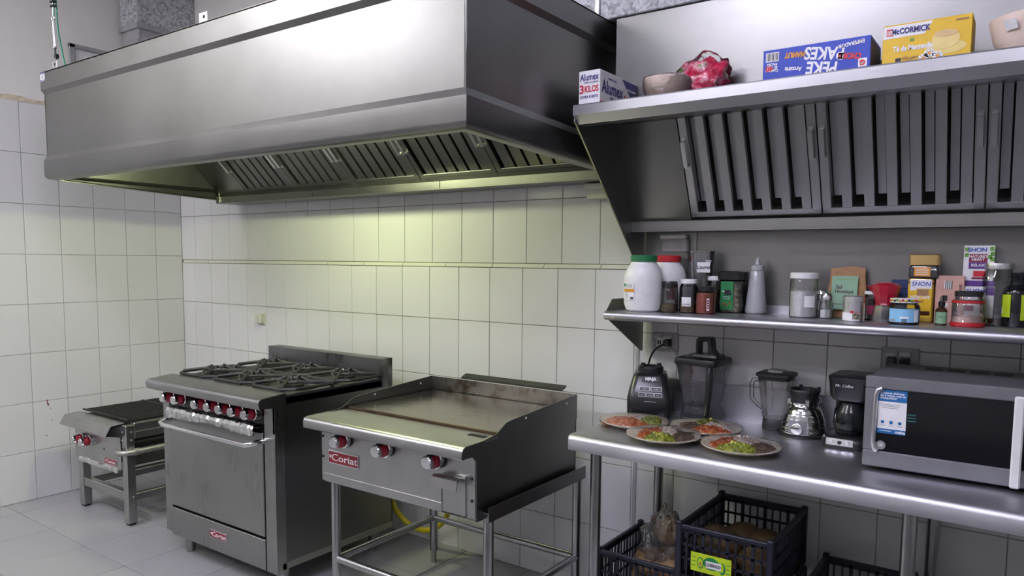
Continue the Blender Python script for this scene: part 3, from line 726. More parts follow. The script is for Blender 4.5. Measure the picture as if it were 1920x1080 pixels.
# sloped front ledge
MB().prism([(YF+0.03, 0.592), (YF-0.055, 0.585), (YF-0.085, 0.535), (YF-0.082, 0.531), (YF-0.052, 0.578), (YF+0.03, 0.585)], 'x', X0-0.02, X1-0.045).build('front_ledge', MT['griddle_front'], cb)
MB().prism([(YF+0.03, 0.592), (YF-0.055, 0.585), (YF-0.085, 0.535), (YF+0.0, 0.515), (YF+0.03, 0.515)], 'x', X1-0.049, X1-0.045).build('ledge_end', MT['range_side'], cb)
MB().prism([(YF+0.03, 0.592), (YF-0.055, 0.585), (YF-0.085, 0.535), (YF+0.0, 0.515), (YF+0.03, 0.515)], 'x', X0-0.02, X0-0.016).build('ledge_end', MT['range_side'], cb)
# grate: one bar each
gb = MB().cyl((0, YF+0.035, 0), (0, YB-0.01, 0), 0.0045, 8).mesh('grate_bar'); gb.materials.append(MT['iron'])
OFFc = OFF[cb.name]
nb = 15
for i in range(nb):
    o = link('grate_bar', gb, cb); o.location = Vector((X0+0.015 + (X1-X0-0.065)*i/(nb-1), 0, 0.602)) - Vector((OFFc.x, OFFc.y, OFFc.z))
    o.location.y = -OFFc.y + 0.0
    o.location.y = 0 - OFFc.y
for yy in (YF+0.04, (YF+YB)/2+0.03, YB-0.015):
    MB().cyl((X0+0.005, yy, 0.604), (X1-0.045, yy, 0.604), 0.006, 8).build('grate_crossbar', MT['iron'], cb)
for k, xx in enumerate((X0+0.098, X0+0.190)):
    knob(cb, xx, YF-0.008, 0.452, 1.0)
MB().lathe([(0, 0), (0.006, 0), (0.006, 0.001), (0, 0.001)], 10, (X0+0.335, YF-0.008, 0.425), 'y').build('pilot_hole', MT['black_gap'], cb)
badge(cb, X0+0.34, X0+0.475, 0.345, 0.382, YF-0.008, 0.026)
fo = MB(); n = 26
vs = []; fs = []
for i in range(n+1):
    xx = X0+0.04 + 0.45*i/n
    for j, (yy, zz) in enumerate(((YF-0.006, 0.340), (YF-0.016, 0.330), (YF-0.014, 0.312), (YF+0.004, 0.318))):
        vs.append((xx, yy + random.uniform(-1, 1)*0.002, zz + random.uniform(-1, 1)*0.003))
for i in range(n):
    for j in range(3): fs.append((i*4+j, i*4+j+1, (i+1)*4+j+1, (i+1)*4+j))
fo.add(vs, fs).build('foil_edge', MT['foil'], cb)
p = [(X1-0.055, YF-0.02, 0.437), (X1-0.015, YF-0.03, 0.437), (X1+0.012, YF-0.015, 0.437), (X1+0.020, YF+0.02, 0.437), (X1+0.020, -0.20, 0.437)]
MB().tube(p, 0.0165, 12).build('gas_pipe', MT['pipe'], cb)
MB().cyl((X1+0.020, YF+0.03, 0.437), (X1+0.020, YF+0.06, 0.437), 0.021, 12).build('pipe_collar', MT['pipe'], cb)

# ---------------------------------------------------------------- range
rg = thing('gas_range', 'six burner steel range with oven between charbroiler and griddle', 'range', (1.79, -0.55, 0.012))
X0, X1, YF, YB = 1.340, 2.235, -0.92, -0.205
MB().box(X0, YF+0.012, 0.125, X0+0.006, YB, 0.90).build('side_panel', MT['range_side'], rg)
MB().box(X1-0.006, YF+0.012, 0.145, X1, YB, 0.905).build('side_panel', MT['range_side'], rg)
MB().box(X1-0.008, YF+0.03, 0.118, X1+0.001, YB, 0.148).build('side_skirt', MT['range'], rg, 0.001)
MB().box(X0, YB-0.006, 0.125, X1, YB, 0.90).build('rear_panel', MT['range_side'], rg)
MB().box(X0, YF+0.012, 0.12, X1, YB, 0.126).build('bottom_panel', MT['range_side'], rg)
MB().box(X0, YF, 0.118, X0+0.058, YF+0.03, 0.86).build('front_stile', MT['range'], rg, 0.003)
MB().box(X1-0.075, YF, 0.105, X1, YF+0.03, 0.86).build('front_stile', MT['range'], rg, 0.003)
MB().box(X1-0.003, YF, 0.105, X1+0.001, YF+0.05, 0.86).build('corner_strip', MT['range'], rg)
MB().box(X0+0.058, YF+0.02, 0.12, X1-0.075, YF+0.03, 0.86).build('oven_cavity', MT['black_gap'], rg)
dr = MB().box(X0+0.061, YF-0.004, 0.262, X1-0.080, YF+0.016, 0.735).build('oven_door', MT['range'], rg, 0.003)
hx0, hx1, hz, hyo = X0+0.075, X1-0.075, 0.688, YF-0.062
MB().tube([(hx0, YF, hz+0.012), (hx0, YF-0.04, hz+0.012), (hx0+0.012, hyo, hz+0.008), (hx0+0.045, hyo-0.006, hz)] + [(hx1-0.045, hyo-0.006, hz), (hx1-0.012, hyo, hz+0.008), (hx1, YF-0.04, hz+0.012), (hx1, YF, hz+0.012)], 0.0125, 14).build('door_handle', MT['chrome'], dr)
kp = MB().box(X0+0.061, YF-0.004, 0.108, X1-0.080, YF+0.016, 0.250).build('kick_panel', MT['range'], rg, 0.003)
badge(kp, 1.735, 1.868, 0.172, 0.210, YF-0.004, 0.030)
# control strip behind the knobs
MB().box(X0+0.058, YF+0.004, 0.772, X1-0.012, YF+0.012, 0.868).build('control_panel', flat('dark_polished_panel', (0.05, 0.05, 0.05), 0.12, 1.0), rg)
MB().box(X1-0.012, YF, 0.74, X1, YF+0.012, 0.87).build('control_edge', MT['range'], rg)
for kx in (1.437, 1.536, 1.708, 1.812, 1.902, 1.998, 2.096):
    knob(rg, kx, YF+0.004, 0.818, 1.0)
# crumpled foil over the drip tray edge
fo = MB(); n = 60; vs = []; fs = []
for i in range(n+1):
    u = i/n; xx = X0+0.075 + 0.70*u
    for (yy, zz) in ((YF+0.004, 0.770), (YF-0.022, 0.766), (YF-0.030, 0.752), (YF-0.026, 0.724 - 0.006*math.sin(u*9)), (YF-0.012, 0.728)):
        vs.append((xx, yy + random.uniform(-1, 1)*0.003, zz + random.uniform(-1, 1)*0.0035))
for i in range(n):
    for j in range(4): fs.append((i*5+j, i*5+j+1, (i+1)*5+j+1, (i+1)*5+j))
fo.add(vs, fs).build('foil_drip_edge', MT['foil'], rg, smooth=20)
MB().box(X0+0.07, YF-0.018, 0.755, X1-0.10, YF+0.02, 0.760).build('drip_tray', MT['iron'], rg)
# bull-nosed front ledge
le = [(YF+0.06, 0.915), (-0.985, 0.905), (-0.998, 0.898), (-1.002, 0.885), (-0.996, 0.862), (-0.988, 0.856), (-0.985, 0.860), (-0.992, 0.882), (-0.980, 0.897), (YF+0.06, 0.908)]
MB().prism(le, 'x', X0-0.005, X1+0.003).build('front_ledge', MT['ledge'], rg, smooth=50)
for xx in (X0-0.006, X1+0.0):
    MB().prism([(YF+0.06, 0.915), (-0.985, 0.905), (-0.998, 0.898), (-1.002, 0.885), (-0.996, 0.862), (-0.94, 0.858), (YF+0.03, 0.845), (YF+0.06, 0.845)], 'x', xx, xx+0.004).build('ledge_end', MT['range_side'], rg)
MB().box(X0, YF+0.055, 0.862, X1, YB, 0.906).build('cooktop', MT['rangetop'], rg, 0.002)
MB().box(X1-0.004, YF+0.06, 0.895, X1+0.002, YB-0.06, 0.905).build('cooktop_gap', MT['black_gap'], rg)
sb = MB().box(X0-0.012, YB-0.075, 0.86, X1+0.008, YB, 1.006).build('splash_back', MT['splash'], rg, 0.003)
# legs
for (lx, ly) in ((X0+0.115, YF+0.06), (X1-0.06, YF+0.075), (X0+0.115, YB-0.08), (X1-0.06, YB-0.08)):
    z0 = zf(lx)
    MB().lathe([(0, 0), (0.019, 0), (0.022, 0.02), (0.032, 0.11-z0*0.5), (0.034, 0.122-z0), (0, 0.122-z0)], 14, (lx, ly, z0)).build('leg', MT['range'], rg)
# burners with cast-iron star grates (one mesh each, shared)
def grate_mesh(a=0.142, b=0.152):
    g = MB(); r = 0.0078
    c = 0.046
    ring = [(a, b-c), (a-c, b), (-a+c, b), (-a, b-c), (-a, -b+c), (-a+c, -b), (a-c, -b), (a, -b+c)]
    g.tube([(x, y, 0.016) for x, y in ring], r, 6, closed=True)
    hexa = [(0.062*math.cos(PI/8+k*PI/4), 0.062*math.sin(PI/8+k*PI/4)) for k in range(8)]
    g.tube([(x, y, 0.030) for x, y in hexa], r*0.95, 6, closed=True)
    for k in range(8):
        an = PI/8 + k*PI/4
        ox, oy = ring[(k*1) % 8][0], ring[k % 8][1]
        best = min(ring, key=lambda q: (math.atan2(q[1], q[0]) - an + PI) % (2*PI) - PI if ((math.atan2(q[1], q[0]) - an + PI) % (2*PI) - PI) >= 0 else 9)
        g.tube([(best[0], best[1], 0.020), (hexa[k][0]*1.15, hexa[k][1]*1.15, 0.032), (hexa[k][0]*0.62, hexa[k][1]*0.62, 0.036 + (0.010 if k % 2 == 0 else 0.0))], [r, r, r*0.8], 6)
    for (x, y) in ring[::2]: g.cyl((x, y, 0.0), (x, y, 0.016), r, 6)
    return g
gm = grate_mesh().mesh('burner_grate'); gm.materials.append(MT['iron'])
bm_ = MB().lathe([(0, 0.0), (0.048, 0.0), (0.046, 0.012), (0.030, 0.016), (0.028, 0.022), (0, 0.022)], 18).mesh('burner_head'); bm_.materials.append(MT['iron'])
pn = MB().lathe([(0.115, 0.003), (0.10, 0.001), (0.05, 0.0), (0, 0.0)], 20).mesh('drip_bowl'); pn.materials.append(MT['rangetop'])
pl = MB().tube([(0.0, 0.0, 0.0), (0.004, 0.0, 0.030), (0.0, 0.004, 0.048)], [0.006, 0.006, 0.004], 8).mesh('pilot_tube'); pl.materials.append(MT['chrome'])
og = OFF[rg.name]
for ix in range(3):
    for iy in range(2):
        cx, cy = 1.492 + 0.299*ix, -0.700 + 0.318*iy
        g = link('burner_grate', gm, rg); g.location = Vector((cx, cy, 0.9065)) - og
        h = link('burner_head', bm_, rg); h.location = Vector((cx, cy, 0.9075)) - og
        q = link('drip_bowl', pn, rg); q.location = Vector((cx, cy, 0.9068)) - og
        q = link('pilot_tube', pl, rg); q.location = Vector((cx+0.012, cy-0.03, 0.910)) - og
# crumbs on the cooktop
for i in range(14):
    tag(MB().ball((1.60 + random.uniform(-0.07, 0.05), -0.868 + random.uniform(-0.012, 0.012), 0.9085), random.uniform(0.002, 0.0045), 6, 4).build('food_crumb', MT['cheese']),
        'pale food crumb on the range top behind the front ledge', 'crumb', 'crumbs on the range top')

# ---------------------------------------------------------------- griddle stand
gs = thing('equipment_stand', 'tubular steel stand carrying the griddle', 'stand', (2.93, -0.52, 0))
LX0, LX1, LY0, LY1 = 2.522, 3.338, -0.832, -0.205
for (lx, ly) in ((LX0, LY0), (LX1, LY0), (LX0, LY1), (LX1, LY1)):
    l = MB().cyl((lx, ly, 0.06), (lx, ly, 0.575), 0.0195, 16).build('leg', MT['tubesteel'], gs)
    MB().lathe([(0, 0), (0.013, 0), (0.014, 0.055), (0.020, 0.060), (0.021, 0.07), (0, 0.07)], 14, (lx, ly, 0)).build('foot', MT['tubesteel'], l)
for (p, q) in (((LX0, LY0), (LX1, LY0)), ((LX0, LY1), (LX1, LY1)), ((LX0, LY0), (LX0, LY1)), ((LX1, LY0), (LX1, LY1))):
    MB().cyl((*p, 0.228), (*q, 0.228), 0.016, 14).build('stretcher', MT['tubesteel'], gs)
for sx_, (x, a, b) in enumerate(((LX0-0.022, LY0-0.03, LY1+0.03), (LX1+0.022, LY0-0.03, LY1+0.03))):
    MB().box(x-0.002, a, 0.573, x+0.002, b, 0.628).build('rim', MT['range_side'], gs, 0.001)
for y in (LY0-0.028, LY1+0.028):
    MB().box(LX0-0.02, y-0.002, 0.573, LX1+0.02, y+0.002, 0.606).build('rim', MT['range'], gs, 0.001)
MB().box(LX0-0.02, LY0-0.028, 0.573, LX1+0.02, LY0+0.03, 0.578).build('rim_shelf', MT['range'], gs)
MB().box(LX0-0.02, LY1-0.03, 0.573, LX1+0.02, LY1+0.028, 0.578).build('rim_shelf', MT['range'], gs)
MB().box(LX0-0.02, LY0-0.028, 0.573, LX0+0.03, LY1+0.028, 0.578).build('rim_shelf', MT['range'], gs)
MB().box(LX1-0.03, LY0-0.028, 0.573, LX1+0.02, LY1+0.028, 0.578).build('rim_shelf', MT['range'], gs)
pz = MB().box(2.86, LY0-0.0335, 0.574, 3.00, LY0-0.030, 0.600).build('rating_plate', MT['galv2'], gs)
for i in range(9):
    MB().box(2.868+i*0.014, LY0-0.0342, 0.580 + 0.002*(i % 3), 2.877+i*0.014, LY0-0.0335, 0.594 - 0.002*(i % 2)).build('print_mark', MT['p_black'], pz)

# ---------------------------------------------------------------- griddle
gd = thing('griddle', 'flat top gas griddle with greasy plate and three red knobs', 'griddle', (2.92, -0.55, 0.582))
X0, X1, YF, YB = 2.520, 3.334, -0.90, -0.215
MB().box(X0, YF+0.01, 0.580, X0+0.006, YB, 0.86).build('side_panel', MT['range_side'], gd)
MB().box(X1-0.006, YF+0.002, 0.580, X1, YB, 0.842).build('side_panel', MT['range_side'], gd, 0.001)
MB().box(X0, YB-0.006, 0.580, X1, YB, 0.86).build('rear_panel', MT['range_side'], gd)
MB().box(X0, YF+0.01, 0.580, X1, YB, 0.584).build('bottom_panel', MT['range_side'], gd)
fp = MB().box(X0, YF-0.002, 0.588, X1-0.004, YF+0.008, 0.862).build('front_panel', MT['griddle_front'], gd, 0.002)
MB().box(X0+0.02, YF-0.006, 0.588, X1-0.155, YF-0.002, 0.622).build('lower_strip', MT['griddle_front'], gd, 0.001)
for zz in (0.820, 0.735, 0.655):
    MB().lathe([(0, 0.0), (0.006, 0.0), (0.005, 0.004), (0, 0.005)], 8, (X1-0.018, YF-0.002, zz), 'y').build('screw', MT['blackm'], fp)
for zz in (0.775, 0.690):
    MB().lathe([(0, 0.0), (0.006, 0.0), (0.005, 0.004), (0, 0.005)], 8, (X0+0.010, YF-0.002, zz), 'y').build('screw', MT['blackm'], fp)
badge(gd, X0+0.045, X0+0.222, 0.668, 0.724, YF-0.002, 0.040)
for kx in (2.672, 2.905, 3.162):
    knob(gd, kx, YF-0.010, 0.782, 1.08)
    MB().lathe([(0, 0.0), (0.034, 0.0), (0.034, 0.008), (0, 0.008)], 20, (kx, YF-0.002, 0.782), 'y').build('knob_collar', MT['black'], gd)
# grease drawer with rolled handle
dw = MB().box(X1-0.155, YF-0.004, 0.592, X1-0.040, YF+0.002, 0.735).build('grease_drawer', MT['griddle_front'], gd, 0.001)
MB().prism([(YF-0.004, 0.728), (YF-0.030, 0.736), (YF-0.044, 0.728), (YF-0.052, 0.694), (YF-0.047, 0.693), (YF-0.040, 0.724), (YF-0.029, 0.731), (YF-0.004, 0.722)], 'x', X1-0.172, X1-0.052).build('drawer_pull', MT['ledge'], dw)
for (a, b_, c, d) in ((X1-0.158, X1-0.154, 0.592, 0.70), (X1-0.046, X1-0.043, 0.592, 0.74), (X1-0.158, X1-0.043, 0.589, 0.592)):
    MB().box(a, YF-0.0045, c, b_, YF-0.0035, d).build('drawer_gap', MT['black_gap'], dw)
# front ledge
le = [(-0.775, 0.868), (-0.965, 0.866), (-0.979, 0.862), (-0.986, 0.850), (-0.986, 0.824), (-0.980, 0.819), (-0.976, 0.822), (-0.981, 0.848), (-0.970, 0.858), (-0.775, 0.861)]
MB().prism(le, 'x', X0-0.012, X1+0.004).build('front_ledge', MT['ledge'], gd, smooth=50)
for xx in (X0-0.013, X1+0.002):
    MB().prism([(-0.86, 0.868), (-0.965, 0.866), (-0.979, 0.862), (-0.986, 0.850), (-0.986, 0.824), (-0.93, 0.822), (-0.905, 0.800), (-0.86, 0.800)], 'x', xx, xx+0.003).build('ledge_end', MT['range_side'], gd)
MB().box(3.235, -0.83, 0.8685, 3.31, -0.805, 0.8695).build('grease_slot', MT['black_gap'], gd, 0.0)
# plate and guards
MB().box(X0+0.012, -0.765, 0.855, X1-0.012, YB-0.02, 0.878).build('griddle_plate', MT['griddle_plate'], gd, 0.002)
MB().box(X0+0.012, -0.767, 0.856, X1-0.012, -0.764, 0.8765).build('plate_edge', MT['griddle_edge'], gd)
gd_side = [(YB, 0.942), (-0.700, 0.912), (-0.725, 0.908), (-0.79, 0.875), (-0.86, 0.868), (-0.86, 0.835), (YB, 0.835)]
for xx in (X0-0.002, X1-0.001):
    g = MB().prism(gd_side, 'x', xx, xx+0.004).build('side_guard', MT['range_side'], gd)
    for (yy, zz) in ((-0.60, 0.905), (-0.30, 0.915)):
        MB().cyl((xx-0.001, yy, zz), (xx+0.005, yy, zz), 0.005, 10).build('rivet', MT['white'], g)
MB().box(X0, YB-0.006, 0.84, X1, YB, 0.942).build('rear_guard', MT['greasy'], gd)
MB().prism([(YB+0.002, 0.946), (YB+0.035, 0.958), (YB+0.038, 0.966), (YB+0.002, 0.952)], 'x', 2.70, 3.26).build('rear_deflector', MT['iron'], gd)

# yellow gas hose
hp = [(2.13, -0.14, 0.30), (2.14, -0.13, 0.20), (2.19, -0.11, 0.13), (2.27, -0.10, 0.095), (2.35, -0.10, 0.10), (2.43, -0.10, 0.14), (2.50, -0.11, 0.22), (2.54, -0.12, 0.34), (2.56, -0.16, 0.50)]
def smooth_path(p, k=6):
    p = [Vector(q) for q in p]; out = []
    for i in range(len(p)-1):
        a, b, c, d = p[max(i-1, 0)], p[i], p[i+1], p[min(i+2, len(p)-1)]
        for j in range(k):
            t_ = j/k
            out.append(0.5*((2*b) + (-a+c)*t_ + (2*a-5*b+4*c-d)*t_*t_ + (-a+3*b-3*c+d)*t_**3))
    out.append(p[-1]); return out
gh = thing('gas_hose', 'bright yellow gas hose curving behind the griddle stand', 'hose', (2.3, -0.1, 0.08))
MB().tube(smooth_path([(2.27+ (x-2.27)*1.0 + 0.03, y, z) for x, y, z in hp]), 0.0145, 12).build('hose', MT['hose'], gh)
MB().cyl((2.16, -0.14, 0.29), (2.16, -0.14, 0.36), 0.018, 10).build('fitting', MT['pipe'], gh)

# ================================================================== JARS AND BOXES ON THE SHELF
Z = ZS + 0.0005
VIEW = lambda x, y: math.atan2(-2.9 - y, 4.9 - x)      # direction from a jar to the room, for its label
def jar(name, label, cat, x, y, h, r, lidh, lidmat, body=None, lid_r=None, fill=None, fillmat=None, neck=0.80, group=None, shoulder=0.16):
    t = thing(name, label, cat, (x, y, Z), 0, group)
    lr_ = lid_r or r*0.9
    hb = h - lidh
    nr = min(lr_*0.94, r*neck) if lid_r is None else lid_r*0.94
    prof = [(0, 0.0), (r*0.90, 0.0), (r, r*0.12), (r, hb*(1-shoulder)-0.004), (r*0.96, hb*(1-shoulder*0.6)), (nr, hb-0.004), (nr, hb+lidh*0.3)]
    bo = MB().lathe(prof, 26, (x, y, Z)).build('jar_body', body or MT['glass'], t)
    if fill:
        MB().lathe([(0, 0.003), (r*0.86, 0.003), (r*0.94, r*0.14), (r*0.94, fill*0.96), (r*0.6, fill), (0, fill*0.98)], 22, (x, y, Z)).build('contents', fillmat, t)
    ld = MB()
    ld.lathe([(lr_*0.2, hb), (lr_, hb), (lr_*1.0, hb+lidh*0.85), (lr_*0.95, hb+lidh), (0, hb+lidh)], 28, (x, y, Z))
    ld.build('lid', lidmat, t)
    return t
def lab(t, x, y, r, mat, z0, z1, half=0.5, turn=0.0, name='paper_label', depth=0.0008):
    a = VIEW(x, y) + turn
    return wrap_patch(name, mat, t, (x, y), r+0.0006, a-half, a+half, Z+z0, Z+z1, t=depth)
def face_rot(x, y, turn=0.0): return (PI/2, 0, VIEW(x, y) + PI/2 + turn)
def lab_txt(body, size, mat, parent, x, y, r, z, turn=0.0, **k):
    a = VIEW(x, y) + turn
    return txt(body, size, mat, parent, (x + (r+0.0022)*math.cos(a), y + (r+0.0022)*math.sin(a), Z+z), (PI/2, 0, a+PI/2), **k)

# big white jar, green lid
x, y = 3.655, -0.268
t = thing('jar', 'big white plastic jar with green lid at the left end of the shelf', 'jar', (x, y, Z), 0, 'white tubs')
def tub(t, x, y, lidm, s=1.0):
    MB().lathe([(0, 0.0), (0.052*s, 0), (0.066*s, 0.008*s), (0.0735*s, 0.030*s), (0.0755*s, 0.085*s), (0.0755*s, 0.120*s), (0.073*s, 0.140*s), (0.066*s, 0.160*s), (0.055*s, 0.178*s), (0.049*s, 0.186*s), (0.048*s, 0.196*s), (0, 0.196*s)], 32, (x, y, Z)).build('jar_body', MT['white'], t)
    MB().lathe([(0, 0.192*s), (0.051*s, 0.192*s), (0.051*s, 0.213*s), (0.048*s, 0.217*s), (0, 0.217*s)], 32, (x, y, Z)).build('lid', lidm, t)
tub(t, x, y, MT['green_lid'])
a = lab(t, x, y, 0.0758, MT['paper'], 0.045, 0.110, 0.36, -0.82)
lab(t, x, y, 0.0763, MT['p_orange'], 0.076, 0.088, 0.36, -0.82, 'label_band')
for i in range(5): lab(t, x, y, 0.0768, MT['p_grey'], 0.052+0.005*i, 0.0535+0.005*i, 0.12, -0.95, 'print_line')
for i in range(3): lab(t, x, y, 0.0768, MT['p_grey'], 0.093+0.005*i, 0.0945+0.005*i, 0.20, -0.80, 'print_line')
for i in range(5): lab(t, x, y, 0.0768, MT['p_black'], 0.048, 0.058, 0.010, -0.66+0.035*i, 'barcode_bar')
lab(t, x, y, 0.0768, MT['p_green'], 0.096, 0.108, 0.07, -1.12, 'print_mark')
x, y = 3.690, -0.120
t = thing('jar', 'white plastic jar with red lid half hidden behind the green lidded one', 'jar', (x, y, Z), 0, 'white tubs')
tub(t, x, y, MT['red_lid'], 1.0)
lab(t, x, y, 0.0758, MT['p_wine'], 0.045, 0.105, 0.30, 0.25)
lab(t, x, y, 0.0763, MT['p_black'], 0.090, 0.108, 0.26, 0.2, 'label_band')
x, y = 3.752, -0.245
jar('jar', 'small clear jar with black lid and a little brown spice beside the white tubs', 'spice jar', x, y, 0.118, 0.034, 0.020, MT['black'], fill=0.034, fillmat=MT['brownspice'], neck=0.86, group='spice jars')
# bay leaf container
x, y = 3.812, -0.085
t = thing('bay_leaf_container', 'tall clear container of bay leaves with handwritten label', 'container', (x, y, Z))
MB().lathe([(0, 0.0), (0.038, 0.0), (0.040, 0.010), (0.052, 0.228), (0.055, 0.230), (0.055, 0.236), (0.050, 0.236), (0.038, 0.012), (0, 0.010)], 28, (x, y, Z)).build('container_body', MT['pet'], t)
for i in range(46):
    a = random.uniform(0, 2*PI); rr = 0.036*math.sqrt(random.random()); zz = Z + 0.03 + random.random()*0.125
    lf = MB().add([(-0.02, 0, 0), (-0.008, 0.008, 0.002), (0.008, 0.008, 0.002), (0.02, 0, 0), (0.008, -0.008, 0.002), (-0.008, -0.008, 0.002)], [(0, 1, 5), (1, 2, 4, 5), (2, 3, 4)])
    m = Matrix.Translation((x + rr*math.cos(a), y + rr*math.sin(a), zz)) @ Euler((random.uniform(-1.4, 1.4), random.uniform(-1.4, 1.4), random.uniform(0, 6))).to_matrix().to_4x4()
    lf.mod(lambda p: m @ p).build('bay_leaf', MT['leafdry'], t)
pt = decal('paper_label', MT['paper'], t, (x+0.030, y-0.046, Z+0.172), 0.050, 0.040, face_rot(x, y, -0.1))
pt2 = txt('Laurel', 0.020, MT['p_black'], pt, (x+0.0312, y-0.0472, Z+0.172), face_rot(x, y, -0.1), bold=0.0003)
decal('clip', MT['outlet_plate'], t, (x+0.044, y-0.036, Z+0.196), 0.022, 0.010, face_rot(x, y))
# spice jar with white label
x, y = 3.822, -0.225
t = jar('jar', 'clear spice jar with white lid and a handwritten label in front of the bay leaves', 'spice jar', x, y, 0.128, 0.034, 0.017, MT['white'], fill=0.040, fillmat=MT['brownspice'], neck=0.84, group='spice jars')
MB().lathe([(0.0322, 0.042), (0.0322, 0.10)], 20, (x, y, Z)).build('dust_film', MT['smoke'], t)
l = lab(t, x, y, 0.034, MT['paper'], 0.026, 0.060, 0.52, -0.25); lab_txt('comino', 0.011, MT['p_black'], l, x, y, 0.034, 0.034, -0.25)
x, y = 3.872, -0.085
t = jar('jar', 'clear spice jar with white lid standing behind the red spice jar', 'spice jar', x, y, 0.138, 0.032, 0.016, MT['white'], fill=0.085, fillmat=MT['coffee'], neck=0.84, group='spice jars')
x, y = 3.893, -0.232
t = jar('jar', 'squat jar of red powder with black lid and barcode', 'spice jar', x, y, 0.102, 0.037, 0.014, MT['black'], fill=0.078, fillmat=MT['redspice'], neck=0.72, lid_r=0.030, group='spice jars')
l = lab(t, x, y, 0.037, MT['paper'], 0.014, 0.058, 0.13, 0.22)
for i in range(4): lab(l, x, y, 0.038, MT['p_wine'], 0.020+0.009*i, 0.026+0.009*i, 0.09, 0.22, 'print_line')
# instant coffee jar with green label
x, y = 3.945, -0.095
t = thing('coffee_jar', 'black lidded coffee jar with green label between red powder and squeeze bottle', 'coffee jar', (x, y, Z))
MB().rsec([(x, y, Z, 0.040, 0.034, 0.016), (x, y, Z+0.006, 0.046, 0.040, 0.018), (x, y, Z+0.040, 0.047, 0.040, 0.018), (x, y, Z+0.075, 0.041, 0.036, 0.018), (x, y, Z+0.120, 0.046, 0.040, 0.018), (x, y, Z+0.128, 0.040, 0.034, 0.018)]).build('jar_body', MT['glass'], t)
MB().rsec([(x, y, Z+0.003, 0.037, 0.031, 0.014), (x, y, Z+0.040, 0.042, 0.036, 0.016), (x, y, Z+0.075, 0.036, 0.032, 0.016), (x, y, Z+0.110, 0.039, 0.034, 0.016)]).build('contents', MT['herb'], t)
MB().rsec([(x, y, Z+0.126, 0.048, 0.042, 0.018), (x, y, Z+0.146, 0.049, 0.043, 0.018), (x, y, Z+0.156, 0.050, 0.044, 0.018), (x, y, Z+0.159, 0.046, 0.040, 0.016)]).build('lid', MT['black'], t)
l = decal('green_label', MT['p_green'], t, (x-0.006, y-0.0415, Z+0.066), 0.048, 0.108, FRONT)
txt('NESCAFE', 0.0088, MT['white_p'], l, (x-0.006, y-0.0428, Z+0.082), bold=0.0002)
decal('dark_print', MT['p_black'], l, (x-0.002, y-0.0424, Z+0.078), 0.026, 0.020)
txt('descafeinado', 0.0055, MT['white_p'], l, (x-0.006, y-0.0428, Z+0.062))
txt('100 % cafe', 0.0055, MT['white_p'], l, (x-0.006, y-0.0428, Z+0.054))
for i in range(7): decal('berry_print', MT['p_red' if i % 2 else 'p_leaf'], l, (x-0.024+0.006*i, y-0.0424, Z+0.028+0.006*(i % 3)), 0.006, 0.006)
# squeeze bottle
x, y = 4.035, -0.085
t = thing('squeeze_bottle', 'translucent white squeeze bottle with pointed nozzle', 'bottle', (x, y, Z))
MB().lathe([(0, 0), (0.036, 0), (0.040, 0.008), (0.038, 0.030), (0.030, 0.110), (0.025, 0.158), (0.020, 0.164), (0.020, 0.170)], 26, (x, y, Z)).build('bottle_body', MT['milky'], t)
MB().lathe([(0, 0.004), (0.034, 0.004), (0.036, 0.012), (0.034, 0.030), (0.0295, 0.085), (0, 0.085)], 26, (x, y, Z)).build('contents', MT['milky'], t)
MB().lathe([(0.024, 0.164), (0.024, 0.180), (0.020, 0.183), (0.010, 0.186), (0.005, 0.206), (0.0035, 0.212), (0, 0.212)], 20, (x, y, Z)).build('nozzle_cap', MT['milky'], t)
tag(MB().lathe([(0, 0), (0.052, 0), (0.048, 0.0015), (0, 0.0018)], 22, (x+0.004, y, Z-0.0004), sx=1.2, sy=0.9).build('spill_stain', MT['amber']), 'dark sticky stain on the shelf under the squeeze bottle', 'stain')
# salt jar
x, y = 4.226, -0.165
t = jar('jar', 'big clear jar of salt with white lid and blank label', 'jar', x, y, 0.158, 0.047, 0.020, MT['white'], fill=0.095, fillmat=MT['salt'], neck=0.92, lid_r=0.047, body=MT['pet'], shoulder=0.1)
lab(t, x, y, 0.047, MT['paper'], 0.038, 0.078, 0.40, 0.45)
# shakers
def shaker(x, y, s, label, salt):
    t = thing('shaker', label, 'shaker', (x, y, Z), 0, 'shakers')
    MB().lathe([(0, 0), (0.022*s, 0), (0.024*s, 0.004), (0.023*s, 0.050*s), (0.017*s, 0.066*s), (0.017*s, 0.072*s)], 8, (x, y, Z)).build('glass_body', MT['glass'], t, smooth=20)
    MB().lathe([(0, 0.003), (0.020*s, 0.003), (0.0205*s, salt), (0, salt+0.002)], 8, (x, y, Z)).build('contents', MT['salt'], t)
    MB().lathe([(0.019*s, 0.066*s), (0.0195*s, 0.078*s), (0.014*s, 0.088*s), (0, 0.090*s)], 18, (x, y, Z)).build('steel_cap', MT['chrome'], t)
    return t
shaker(4.303, -0.165, 1.0, 'glass shaker a third full of salt in front of the kraft pouch', 0.030)
x, y = 4.272, -0.110
t = thing('shaker', 'steel topped shaker tucked behind the salt jar', 'shaker', (x, y, Z), 0, 'shakers')
MB().lathe([(0, 0), (0.026, 0), (0.027, 0.004), (0.027, 0.062), (0.024, 0.066)], 20, (x, y, Z)).build('body', MT['alu'], t)
MB().lathe([(0, 0.064), (0.028, 0.064), (0.028, 0.092), (0.024, 0.098), (0, 0.098)], 20, (x, y, Z)).build('steel_cap', MT['chrome'], t)
lab(t, x, y, 0.027, MT['paper'], 0.030, 0.052, 0.6, 0.3)
